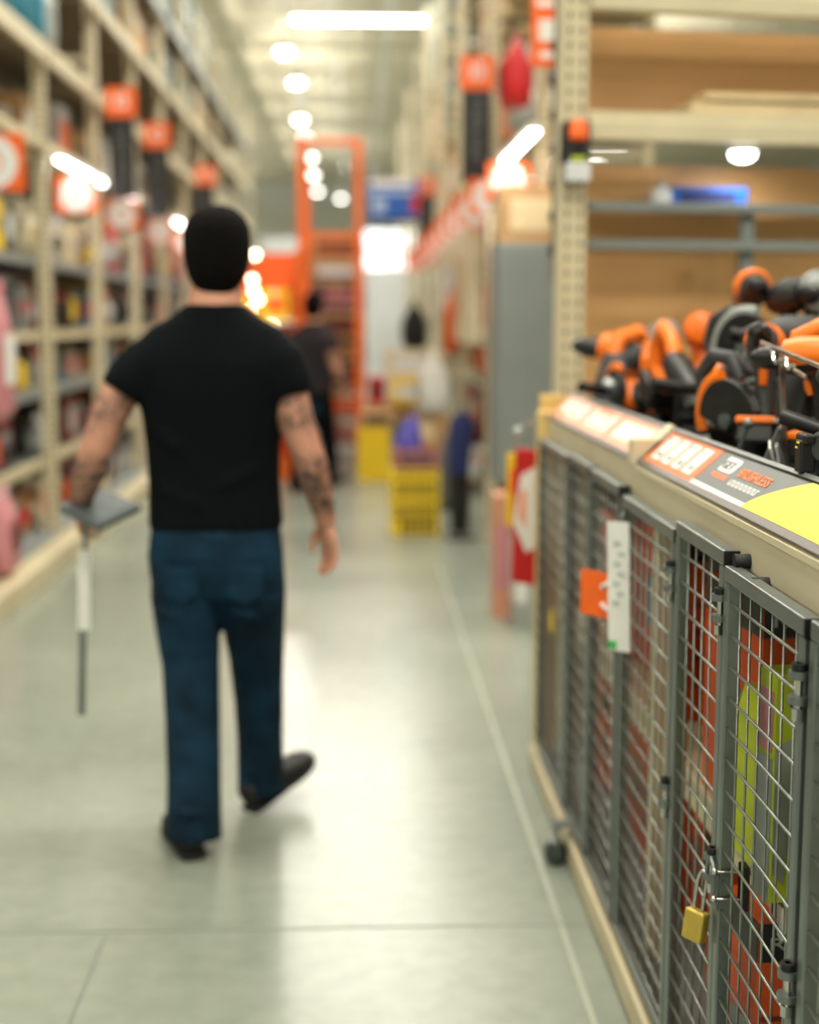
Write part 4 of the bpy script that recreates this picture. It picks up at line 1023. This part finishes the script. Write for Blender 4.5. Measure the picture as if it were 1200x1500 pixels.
def hot_tool(label, loc, rot, k=1.0):
    """jigsaw: arched top handle over a tall body on a shoe"""
    t = thing('jigsaw', label, 'saw', loc, R3(*rot), 'jigsaws on the counter'); t.scale = (k, k, k)
    MB().tube([(0.07, 0, -0.1), (0.065, 0, -0.06), (0.05, 0, 0.0), (0.0, 0, 0.03), (-0.05, 0, 0.02)], [(.02, .022), (.028, .03), (.034, .034), (.036, .034), (.026, .028)], 14, (0, 1, 0)).build('body', DGREY, t, True)
    MB().tube([(0.055, 0, 0.01), (0.05, 0, 0.06), (0.0, 0, 0.085), (-0.07, 0, 0.075), (-0.12, 0, 0.04), (-0.12, 0, -0.02), (-0.05, 0, -0.03)], [(.02, .022), (.02, .021), (.019, .02), (.019, .02), (.02, .02), (.02, .02), (.018, .018)], 14, (0, 1, 0)).build('handle', ORANGE, t, True)
    MB().tube([(0.03, 0, 0.083), (-0.02, 0, 0.095), (-0.08, 0, 0.085)], [(.012, .008), (.016, .009), (.012, .008)], 10, (0, 1, 0)).build('grip_pad', DGREY, t, True)
    MB().box((0.01, 0, -0.105), (0.17, 0.07, 0.006)).build('shoe', SILVER, t, False, 0.002)
    MB().box((0.075, 0, -0.14), (0.008, 0.0014, 0.07)).build('blade', CHROME, t)
    MB().tube([(-0.05, -0.0, -0.02), (-0.09, 0, -0.075)], [(.03, .03), (.034, .03)], 12).build('motor_cap', MGREY, t, True)
    return t


# front rank (near to far), then back rank; x, y, z of the tool's middle
hot_tool('jigsaw with orange top handle and grey motor at the right photo edge', (0.93, 2.80, 1.40), (0, 0, 165), 1.0); stand(0.93, 2.80, 1.30)
t = thing('strap_bar', 'steel strap with hooked ends at the right photo edge', 'bracket', (0.0, 0.0, 0.0))
sb = MB()
for dx, dy, dz, L in ((0, 0, 0, 0.40), (0.012, -0.015, -0.022, 0.26)):
    a = Vector((0.782 + dx, 2.73 + dy, 1.452 + dz)); b_ = Vector((0.772 + dx, 2.73 + dy - L, 1.418 + dz)); d = (b_ - a).normalized()
    hook = [a + Vector((0.0, 0.0, -0.02)) - d * 0.02 * 0 + d * 0.035, a + Vector((0, 0, -0.021)) + d * 0.005, a + Vector((0, 0, -0.012)) - d * 0.008, a, a + d * 0.05, b_]
    sb.tube(hook, [(.0045, .003)] * 6, 8, (0, 0, 1))
for q in (0.08, 0.17): sb.tube([(0.779 - q * .03, 2.72 - q, 1.445 - q * .09), (0.779 - q * .03, 2.70 - q, 1.425 - q * .09), (0.779 - q * .03, 2.685 - q, 1.424 - q * .09), (0.779 - q * .03, 2.665 - q, 1.432 - q * .09)], .004, 8)
sb.bar((0.782, 2.60, 1.445), (0.80, 2.60, 1.18), 0.006, 0.01)
sb.build('bar', CHROME, t, True)
t.location = (0.78, 2.6, 1.18)
for c in t.children: c.location = (-0.78, -2.6, -1.18)
drill('black drill standing upright under the hooked steel strap', (0.845, 2.62, 1.425), (0, 0, 150), 1.0, BLACK, ORANGE); stand(0.866, 2.6, 1.24)
drill('black drill with orange edges at the right edge, nearest of the drills', (0.862, 2.36, 1.41), (0, 6, 120), 1.0, DGREY, ORANGE); stand(0.862, 2.38, 1.23)
grinder('grinder with orange collar lying low at the right photo edge', (0.80, 2.30, 1.30), (10, 0, 60), 0.9); stand(0.80, 2.3, 1.27)
t = thing('folded_plate', 'grey folded plate with a white price label leaning by the rail', 'bracket', (0.765, 2.47, 1.18))
MB().prism([(-0.09, 0), (0.085, 0), (0.03, 0.085), (-0.02, 0.105), (-0.05, 0.10)], -0.003, 0.003, 'x').build('plate', MGREY, t, False, 0.001, rot=R3(0, -12, -20))
MB().box((-0.012, 0.05, 0.055), (0.003, 0.032, 0.09), Euler(R3(24, -12, -20)).to_matrix()).build('price_label', PAPER, t)
MB().cyl((-0.006, -0.03, 0.035), (0.012, -0.025, 0.036), 0.008, n=12).build('bolt', BLACK, t)
drill('drill with orange ring and grey inset on its motor end, middle of the front rank', (0.855, 2.95, 1.435), (0, -20, -115), 1.15, DGREY, ORANGE); stand(0.86, 2.97, 1.25)
circular_saw('circular saw with black guard and orange rim near the price cards', (0.80, 2.98, 1.285), (8, 20, -62), 0.95, None, 120, 9)
torch('work light with orange shell behind the near circular saw', (0.985, 3.12, 1.40), (0, 0, 170), 0.9); stand(0.98, 3.12, 1.25)
t = thing('security_rod', 'thin steel rod leaning on the counter before the circular saw', 'rod', (0.745, 2.80, 1.18))
MB().cyl((0, 0, 0.0), (0.03, -0.02, 0.11), 0.0045, n=8).build('rod', GALV, t, True); MB().ball((0.031, -0.021, 0.112), 0.011).build('knob', GALV, t, True)
t = thing('security_rod', 'flat steel strip leaning on the counter beside the grey plate', 'rod', (0.75, 2.63, 1.18))
MB().box((0.018, -0.01, 0.055), (0.012, 0.006, 0.13), Euler(R3(8, 20, 0)).to_matrix()).build('rod', ZINC, t); MB().ball((0.04, -0.018, 0.114), 0.007).build('knob', GALV, t, True)
circular_saw('circular saw with grey guard in the middle of the counter', (0.955, 3.45, 1.425), (0, -10, -55), 0.9, SILVER); stand(0.97, 3.46, 1.35)
grinder('long grinder lying across the middle of the front rank', (0.86, 3.3, 1.36), (0, 15, 100), 1.0); stand(0.86, 3.3, 1.325)
recip_saw('long black reciprocating saw sloping down to the rail, far half of the counter', (0.842, 3.62, 1.345), (0, 26, -84), 1.15); stand(0.845, 3.7, 1.35)
torch('work light with round silver lens facing the viewer, far half of the counter', (0.868, 3.98, 1.45), (0, 0, -105), 1.1, SILVER); stand(0.875, 4.0, 1.27)
drill('orange backed drill beside the round silver lens', (0.955, 3.92, 1.455), (0, 10, 75), 1.35, ORANGE, ORANGE); stand(0.955, 3.9, 1.215)
drill('orange drill low behind the rail, far half of the counter', (0.835, 3.86, 1.275), (0, 60, -110), 0.9, DGREY, ORANGE, False); stand(0.835, 3.88, 1.24)
hot_tool('large orange jigsaw at the far end of the counter by the cream post', (0.84, 4.34, 1.35), (0, -12, -150), 1.25); stand(0.84, 4.34, 1.22)
drill('bulky orange drill at the far end of the counter behind the jigsaw', (0.85, 4.48, 1.39), (0, -8, 160), 1.5, ORANGE, ORANGE, False); stand(0.87, 4.46, 1.2)
grinder('grinder with orange collar lying behind the pale orange cards at the far end', (0.82, 4.12, 1.26), (0, -18, 130), 1.0); stand(0.82, 4.12, 1.23)
recip_saw('reciprocating saw with orange handle behind the far grinder', (0.90, 4.15, 1.33), (0, 20, 65), 1.0); stand(0.90, 4.13, 1.3)
circular_saw('circular saw at the far end of the counter half hidden by the rail', (0.775, 4.18, 1.275), (0, 0, -80), 0.8); stand(0.79, 4.2, 1.21)
drill('tall drill with orange top, first of the back rank from the left', (1.025, 3.68, 1.57), (0, -4, -100), 1.3, DGREY, ORANGE); stand(1.03, 3.7, 1.355)
drill('tall black drill in the back rank, second from the left', (1.085, 3.52, 1.55), (0, -4, -80), 1.15, BLACK, DGREY); stand(1.09, 3.53, 1.355)
torch('work light with silver lens in the back rank at the right edge', (1.13, 3.5, 1.565), (0, 0, -95), 1.2, SILVER); stand(1.13, 3.52, 1.37)
grinder('grey grinder in the back rank below the black drill', (1.06, 3.3, 1.46), (0, 5, 115), 1.1, MGREY); stand(1.06, 3.3, 1.43)
drill('grey drill in the back rank with its chuck to the left', (1.0, 3.22, 1.46), (0, 0, 170), 1.1, MGREY, DGREY); stand(1.02, 3.22, 1.35, 1.34)
recip_saw('reciprocating saw in the second rank behind the orange ringed drill', (0.96, 3.02, 1.36), (0, 12, 110), 0.95); stand(0.96, 3.0, 1.33)
torch('orange work light low in the second rank behind the grinder', (0.95, 3.66, 1.36), (0, 0, -110), 0.95); stand(0.95, 3.68, 1.205)
drill('black drill low in the second rank near the right edge', (0.95, 2.48, 1.40), (0, 0, 140), 1.0, BLACK, ORANGE); stand(0.97, 2.46, 1.22)

# ------------------------------------------------------------------ the man
def skin_mat():
    m = bpy.data.materials.new('tattooed_skin'); m.use_nodes = True; nt = m.node_tree; b = nt.nodes['Principled BSDF']
    L = nt.links.new
    tc = nt.nodes.new('ShaderNodeTexCoord'); sx = nt.nodes.new('ShaderNodeSeparateXYZ'); L(tc.outputs['Object'], sx.inputs[0])
    n = nt.nodes.new('ShaderNodeTexNoise'); n.inputs['Scale'].default_value = 26; n.inputs['Detail'].default_value = 4; n.inputs['Distortion'].default_value = 1.6
    L(tc.outputs['Object'], n.inputs['Vector'])

    def ramp(src, stops):
        r = nt.nodes.new('ShaderNodeValToRGB'); e = r.color_ramp.elements
        while len(e) < len(stops): e.new(0.5)
        for q, (p, c) in zip(e, stops): q.position = p; q.color = (c, c, c, 1)
        L(src, r.inputs[0]); return r.outputs[0]
    d = nt.nodes.new('ShaderNodeMath'); d.operation = 'MULTIPLY'; d.inputs[1].default_value = 0.5; L(sx.outputs['Z'], d.inputs[0])
    band = ramp(d.outputs[0], [(0.46, 0.0), (0.475, 1.0), (0.545, 0.95), (0.56, 0.25), (0.585, 0.25), (0.60, 0.8), (0.635, 0.8), (0.65, 0.1)])
    ax = nt.nodes.new('ShaderNodeMath'); ax.operation = 'ABSOLUTE'; L(sx.outputs['X'], ax.inputs[0])
    side = ramp(ax.outputs[0], [(0.16, 0.0), (0.19, 1.0)])
    ink = ramp(n.outputs['Fac'], [(0.42, 1.0), (0.64, 0.25)])
    m1 = nt.nodes.new('ShaderNodeMath'); m1.operation = 'MULTIPLY'; L(band, m1.inputs[0]); L(side, m1.inputs[1])
    m2 = nt.nodes.new('ShaderNodeMath'); m2.operation = 'MULTIPLY'; L(m1.outputs[0], m2.inputs[0]); L(ink, m2.inputs[1])
    mx = nt.nodes.new('ShaderNodeMix'); mx.data_type = 'RGBA'; L(m2.outputs[0], mx.inputs[0])
    mx.inputs[6].default_value = (*srgb(206, 148, 122), 1); mx.inputs[7].default_value = (*srgb(52, 50, 50), 1)
    L(mx.outputs[2], b.inputs['Base Color']); b.inputs['Roughness'].default_value = 0.5
    b.inputs['Subsurface Weight'].default_value = 0.08; b.inputs['Subsurface Radius'].default_value = (0.02, 0.01, 0.005)
    return m


def denim_mat():
    m = mat('blue_denim', srgb(24, 62, 92), 0.85, 0, 0.0)
    nt = m.node_tree; b = nt.nodes['Principled BSDF']; L = nt.links.new
    tc = nt.nodes.new('ShaderNodeTexCoord'); n = nt.nodes.new('ShaderNodeTexNoise'); n.inputs['Scale'].default_value = 7; n.inputs['Detail'].default_value = 5
    r = nt.nodes.new('ShaderNodeValToRGB'); r.color_ramp.elements[0].position = .35; r.color_ramp.elements[1].position = .72
    r.color_ramp.elements[0].color = (*srgb(5, 26, 40), 1); r.color_ramp.elements[1].color = (*srgb(14, 52, 74), 1)
    L(tc.outputs['Object'], n.inputs['Vector']); L(n.outputs['Fac'], r.inputs[0]); L(r.outputs[0], b.inputs['Base Color'])
    wv = nt.nodes.new('ShaderNodeTexNoise'); wv.inputs['Scale'].default_value = 16; wv.inputs['Distortion'].default_value = .8
    mp = nt.nodes.new('ShaderNodeMapping'); mp.inputs['Scale'].default_value = (.5, .5, 1.3)
    bp = nt.nodes.new('ShaderNodeBump'); bp.inputs['Strength'].default_value = .35; bp.inputs['Distance'].default_value = .03
    L(tc.outputs['Object'], mp.inputs[0]); L(mp.outputs[0], wv.inputs['Vector']); L(wv.outputs['Fac'], bp.inputs['Height']); L(bp.outputs[0], b.inputs['Normal'])
    return m


SKIN = skin_mat(); DENIM = denim_mat(); DENIM.node_tree.nodes['Principled BSDF'].inputs['Specular IOR Level'].default_value = 0.2
SHIRT = mat('black_cotton', srgb(3, 8, 12), 0.9, 0, 0.12, 6, 0.3, 14, spec=0.15)
HAIR = mat('dark_hair', srgb(9, 7, 6), 0.9, 0, 0.3, 60, 0.6, 120, spec=0.12)
SHOE = mat('black_suede', srgb(18, 18, 19), 0.7, 0, 0.1, 20)
SOLE = mat('black_sole', srgb(26, 26, 27), 0.6, 0, 0.1, 20)
M0 = Vector((-0.395, 4.10, 0))


def sect(z, cx, cy, rx, ry, p=0.8, n=28):
    f = lambda c: math.copysign(abs(c) ** p, c)
    return [(cx + rx * f(math.cos(2 * PI * k / n)), cy + ry * f(math.sin(2 * PI * k / n)), z) for k in range(n)]


def remesh(o, v, sm=4, f=0.5):
    m = o.modifiers.new('remesh', 'REMESH'); m.mode = 'VOXEL'; m.voxel_size = v; m.use_smooth_shade = True
    s = o.modifiers.new('smooth', 'SMOOTH'); s.iterations = sm; s.factor = f
    return o


def hand(mb, wrist, D, N, T, k=1.0, curl=0.5, tcurl=0.3, spread=0.02):
    """D: towards the fingertips, N: towards the palm side, T: towards the thumb side"""
    W = Vector(wrist); D = Vector(D).normalized(); N = Vector(N); N = (N - D * N.dot(D)).normalized()
    T = Vector(T); T = (T - D * T.dot(D) - N * T.dot(N)).normalized()
    P = lambda d, n_, t_: W + (D * d + N * n_ + T * t_) * k
    sec = lambda d, n0, t0, a, b: [P(d, n0 + b * math.sin(2 * PI * q / 14), t0 + a * math.cos(2 * PI * q / 14)) for q in range(14)]
    mb.loft([sec(-0.02, 0, 0, .026, .02), sec(0.01, 0, 0, .029, .02), sec(0.04, 0, 0.002, .040, .018), sec(0.075, 0, 0.0, .043, .015), sec(0.095, 0, -0.002, .040, .012)])
    for i, (t0, L) in enumerate([(0.031, 0.072), (0.0105, 0.080), (-0.0105, 0.075), (-0.031, 0.060)]):
        a = [curl * 0.7, curl * 1.9, curl * 2.8]; p = Vector((0.082, 0.0, t0)); pts = [p.copy()]
        for q, fr in enumerate((0.48, 0.30, 0.24)):
            p = p + Vector((math.cos(a[q]), math.sin(a[q]), spread * (1.5 - i) * 0.5)) * L * (fr + (0.12 if q == 0 else 0)); pts.append(p.copy())
        mb.tube([P(*q) for q in pts], [.0098 * k, .0092 * k, .0085 * k, .0068 * k], 10, N)
    th = [(0.015, 0.004, 0.024), (0.04, 0.012 + .012 * tcurl, 0.047), (0.068, 0.018 + .05 * tcurl, 0.054 - .02 * tcurl), (0.09, 0.02 + .085 * tcurl, 0.05 - .04 * tcurl)]
    mb.tube([P(*q) for q in th], [.015 * k, .0125 * k, .0108 * k, .008 * k], 10, N)


man = thing('person', 'man in black t-shirt and blue jeans walking away, seen from behind', 'person', M0)
LS, LE, LW = (-0.595, 4.09, 1.425), (-0.735, 4.04, 1.125), (-0.805, 4.15, 0.955)
RS, RE, RW = (-0.205, 4.09, 1.425), (-0.140, 4.06, 1.125), (-0.088, 4.14, 0.905)
LHIP, LK, LA = (-0.487, 4.10, 0.90), (-0.478, 4.06, 0.50), (-0.462, 3.885, 0.085)
RHIP, RK, RA = (-0.308, 4.10, 0.90), (-0.302, 4.20, 0.50), (-0.298, 4.235, 0.105)
bb = MB()
# trunk, neck, head
bb.loft([sect(0.86, -.398, 4.10, .165, .105), sect(0.95, -.40, 4.10, .16, .10), sect(1.08, -.40, 4.10, .15, .098), sect(1.25, -.40, 4.095, .175, .115), sect(1.36, -.397, 4.095, .185, .115), sect(1.44, -.396, 4.095, .16, .09), sect(1.495, -.396, 4.098, .085, .07), sect(1.53, -.396, 4.10, .062, .064)])
bb.loft([sect(1.46, -.396, 4.095, .10, .072, .95), sect(1.52, -.396, 4.100, .080, .068, .95), sect(1.58, -.394, 4.108, .074, .066, .95), sect(1.64, -.392, 4.118, .070, .064, .95)])
hd = [(1.56, .030, .03, 4.185), (1.575, .052, .058, 4.172), (1.60, .068, .085, 4.15), (1.64, .079, .098, 4.135), (1.68, .083, .102, 4.128), (1.72, .083, .102, 4.125), (1.755, .075, .094, 4.122), (1.785, .056, .072, 4.12), (1.80, .028, .038, 4.12)]
bb.loft([sect(z, -.389, cy, rx, ry, .95) for z, rx, ry, cy in hd])
bb.tube([(-.389, 4.222, 1.70), (-.389, 4.245, 1.665), (-.389, 4.25, 1.65), (-.389, 4.225, 1.642)], [.01, .014, .017, .012], 10)      # nose
for s in (-1, 1):
    e = -.389 + s * .081
    bb.loft([[(e + s * (.004 + .012 * q), 4.118 - .004 * q + rr * .6 * math.sin(2 * PI * k / 12), 1.665 + rr * math.cos(2 * PI * k / 12)) for k in range(12)] for q, rr in ((-1, .024), (0.2, .03), (0.8, .028), (1.0, .018))])
    bb.ball((-.389 + s * .032, 4.215, 1.688), (.016, .012, .010))
bb.ball((-.389, 4.222, 1.612), (.026, .014, .009)); bb.ball((-.389, 4.21, 1.578), (.024, .02, .018))
# arms and hands
bb.tube([(-.52, 4.095, 1.385), (-.59, 4.09, 1.385), (-.66, 4.07, 1.30), (-.70, 4.055, 1.22), LE, (-.752, 4.06, 1.08), (-.78, 4.105, 1.02), LW], [.05, .055, .056, .053, .046, .049, .042, .030], 16)
bb.tube([(-.27, 4.095, 1.385), (-.225, 4.09, 1.385), (-.192, 4.075, 1.30), (-.175, 4.065, 1.22), RE, (-.128, 4.068, 1.08), (-.11, 4.095, 1.01), RW], [.05, .055, .057, .055, .046, .050, .043, .031], 16)
hand(bb, LW, (-0.1, 0.62, -0.75), (1, 0.1, 0), (0.0, 0.7, 0.6), 0.95, 0.85, 0.9)
hand(bb, RW, (0.14, 0.05, -1), (-0.75, -0.55, -0.1), (-0.5, 0.75, 0), 0.98, 0.34, 0.25)
# legs and feet (inside the clothes)
for hip, kn, an in ((LHIP, LK, LA), (RHIP, RK, RA)):
    h, k_, a_ = Vector(hip), Vector(kn), Vector(an)
    bb.tube([h + Vector((0, 0, 0.02)), h.lerp(k_, .4), k_, k_.lerp(a_, .3), k_.lerp(a_, .75), a_], [.08, .07, .052, .052, .038, .034], 16)
bb.tube([(-.462, 3.87, .09), (-.468, 3.93, .06), (-.49, 4.02, .045), (-.51, 4.07, .04)], [.034, .036, .034, .024], 12)
bb.tube([(-.298, 4.23, .11), (-.28, 4.27, .08), (-.22, 4.36, .09), (-.18, 4.41, .10)], [.034, .036, .034, .024], 12)
remesh(bb.shift(M0).build('body', SKIN, man, True), 0.0056, 3)
# hair: short, tapered at the neck
hb_ = MB()
hh = [(1.562, .034, .018, 4.060), (1.58, .060, .04, 4.072), (1.605, .078, .066, 4.082), (1.635, .088, .082, 4.09), (1.67, .095, .094, 4.096), (1.715, .0975, .102, 4.104), (1.75, .094, .106, 4.113), (1.78, .080, .094, 4.118), (1.803, .054, .064, 4.12), (1.815, .024, .03, 4.12)]
hb_.loft([sect(z, -.389, cy, rx, ry, .92) for z, rx, ry, cy in hh])
o = remesh(hb_.shift(M0).build('hair', HAIR, man, True), 0.008, 3)
# t-shirt
sh = MB()
sh.loft([sect(0.895, -.405, 4.10, .196, .128), sect(0.93, -.405, 4.10, .194, .126), sect(1.02, -.407, 4.10, .190, .122), sect(1.12, -.409, 4.10, .192, .124), sect(1.22, -.407, 4.098, .203, .132), sect(1.30, -.402, 4.096, .218, .136), sect(1.37, -.400, 4.094, .236, .130), sect(1.42, -.399, 4.094, .226, .114), sect(1.465, -.397, 4.095, .192, .097), sect(1.495, -.396, 4.096, .140, .087), sect(1.52, -.396, 4.098, .100, .078), sect(1.538, -.396, 4.10, .086, .074)])
sh.tube([(-.48, 4.094, 1.39), (-.55, 4.09, 1.38), (-.592, 4.082, 1.355), (-.632, 4.072, 1.315), (-.655, 4.066, 1.28)], [.085, .087, .086, .082, .078], 18)
sh.tube([(-.31, 4.094, 1.39), (-.25, 4.09, 1.39), (-.222, 4.082, 1.365), (-.204, 4.076, 1.32), (-.194, 4.072, 1.275)], [.095, .094, .088, .083, .078], 18)
# drape folds running across the small of the back
for (za, zb, xa, xb) in ((1.02, 0.95, -.55, -.38), (1.08, 1.0, -.27, -.44), (1.2, 1.1, -.57, -.46)):
    sh.tube([(xa, 3.995, za), ((xa + xb) / 2, 3.982, (za + zb) / 2), (xb, 3.987, zb)], [.008, .014, .008], 10)
remesh(sh.shift(M0).build('t_shirt', SHIRT, man, True), 0.0085, 14)
# jeans
jn = MB()
jn.loft([sect(0.70, -.403, 4.10, .175, .11), sect(0.76, -.405, 4.095, .194, .125), sect(0.82, -.406, 4.093, .197, .130), sect(0.88, -.406, 4.097, .190, .124), sect(0.925, -.405, 4.10, .182, .116)])
def leg(pts, rad): jn.tube(pts, rad, 20)
leg([(-.492, 4.095, 0.84), (-.494, 4.09, 0.70), (-.490, 4.075, 0.60), (-.482, 4.06, 0.50), (-.474, 4.01, 0.36), (-.466, 3.94, 0.20), (-.462, 3.885, 0.09), (-.462, 3.875, 0.04)], [(.10, .115), (.104, .118), (.094, .102), (.084, .088), (.080, .086), (.077, .084), (.078, .086), (.080, .09)])
leg([(-.312, 4.10, 0.84), (-.310, 4.12, 0.70), (-.306, 4.16, 0.60), (-.302, 4.195, 0.50), (-.299, 4.23, 0.36), (-.298, 4.245, 0.22), (-.297, 4.24, 0.10), (-.296, 4.238, 0.05)], [(.10, .115), (.104, .118), (.094, .102), (.084, .088), (.076, .084), (.071, .08), (.072, .08), (.074, .084)])
for (z, x0, x1, y) in ((0.20, -.53, -.41, 3.865), (0.14, -.52, -.42, 3.80), (0.26, -.52, -.42, 3.895), (0.47, -.54, -.43, 3.975), (0.13, -.35, -.25, 4.165), (0.66, -.57, -.46, 3.985), (0.655, -.36, -.25, 3.995)):
    jn.tube([(x0, y + .012, z + .01), ((x0 + x1) / 2, y, z), (x1, y + .014, z - .012)], [.006, .013, .006], 10)
jo = remesh(jn.shift(M0).build('jeans', DENIM, man, True), 0.0085, 3)
for s in (-1, 1):                                    # back pockets
    cx = -.405 + s * .09
    MB().prism([(cx - .05, .805), (cx + .05, .805), (cx + .05, .72), (cx, .695), (cx - .05, .72)], 3.966, 3.976, 'y').shift(M0).build('back_pocket', DENIM, jo, False, 0.003)
# shoes
def shoe(heel, direction, pitch, name):
    mb = MB(); so = MB()
    prof = [(0.0, .030, .02, .075), (0.03, .038, .0, .085), (0.09, .040, .0, .085), (0.14, .044, .0, .068), (0.20, .050, .0, .055), (0.25, .047, .0, .048), (0.285, .034, .004, .038), (0.30, .016, .008, .026)]
    a = math.atan2(direction[1], direction[0]); R = Matrix.Rotation(a, 3, 'Z') @ Matrix.Rotation(-math.radians(pitch), 3, 'Y'); H = Vector(heel)
    f = lambda c, p=.75: math.copysign(abs(c) ** p, c)
    mb.loft([[H + R @ Vector((x, hw * f(math.cos(2 * PI * k / 18)), (z0 + z1) / 2 + .012 + (z1 - z0) / 2 * f(math.sin(2 * PI * k / 18)))) for k in range(18)] for x, hw, z0, z1 in prof])
    so.loft([[H + R @ Vector((x, (hw + .004) * f(math.cos(2 * PI * k / 18)), .011 + .011 * f(math.sin(2 * PI * k / 18)) + (.006 if x > .26 else 0))) for k in range(18)] for x, hw, z0, z1 in prof])
    o = mb.shift(M0).build(name, SHOE, man, True)
    so.shift(M0).build('sole', SOLE, o, True)
    return o


shoe((-.455, 3.81, 0.001), (-0.32, 1), 0, 'shoe')
shoe((-.325, 4.185, 0.004), (0.62, 0.78), 17, 'shoe')

# held things
t = thing('flat_package', 'flat grey package in the left hand of the man', 'package', (-0.74, 4.13, 0.94))
q4 = [Vector(p) for p in ((-0.857, 4.10, 0.955), (-0.775, 4.24, 0.992), (-0.632, 4.20, 0.940), (-0.735, 4.06, 0.900))]
nn = (q4[1] - q4[0]).cross(q4[3] - q4[0]).normalized() * 0.012
mb = MB(); mb.loft([[p + nn for p in q4], [p - nn for p in q4]]); mb.shift(t.location).build('case', mat('dull_grey_case', srgb(84, 92, 92), .6), t, False, 0.004)
cc = sum(q4, Vector()) / 4; sg = -1 if nn.z < 0 else 1
mb = MB(); mb.loft([[cc + (p - cc) * 0.8 + nn * sg * 1.02 for p in q4], [cc + (p - cc) * 0.8 + nn * sg * 1.2 for p in q4]]); mb.shift(t.location).build('label_card', mat('dull_grey_print', srgb(88, 97, 97), .6), t)
t = thing('steel_bar', 'thin steel bar with white sleeve hanging from the left hand of the man', 'tool', (-0.80, 4.17, 0.88))
MB().bar((0.006, 0, 0.02), (-0.002, 0, -0.12), 0.006, 0.014).bar((-0.004, 0, -0.12), (-0.024, 0, -0.56), 0.004, 0.022, (1, 0, 0)).build('bar', GALV, t, False, 0.001)
MB().bar((0.0, 0, -0.06), (-0.008, 0, -0.30), 0.012, 0.036, (1, 0, 0)).build('sleeve', PAPER, t, False, 0.003)
MB().tube([(0.006, -.012, 0.03), (0.006, -.006, 0.03), (0.006, .006, 0.03), (0.006, .012, 0.03)], [.012, .016, .016, .012], 14).build('knob', CHROME, t, True)

# second customer far down the aisle: same build, other clothes, seen from behind
far = copy_tree(man); far.location = (-0.36, 12.4, 0); far.rotation_euler = (0, 0, math.radians(-25)); far.scale = (0.95, 0.95, 0.95)
tag(far, 'distant person in dark clothes far down the aisle by the orange ladder', 'person')
for c in far.children:
    for ms in c.material_slots:
        if c.name.startswith('jeans'): ms.link = 'OBJECT'; ms.material = SHIRT
        if c.name.startswith('t_shirt'): ms.link = 'OBJECT'; ms.material = mat('dark_wool', srgb(32, 24, 30), .9)
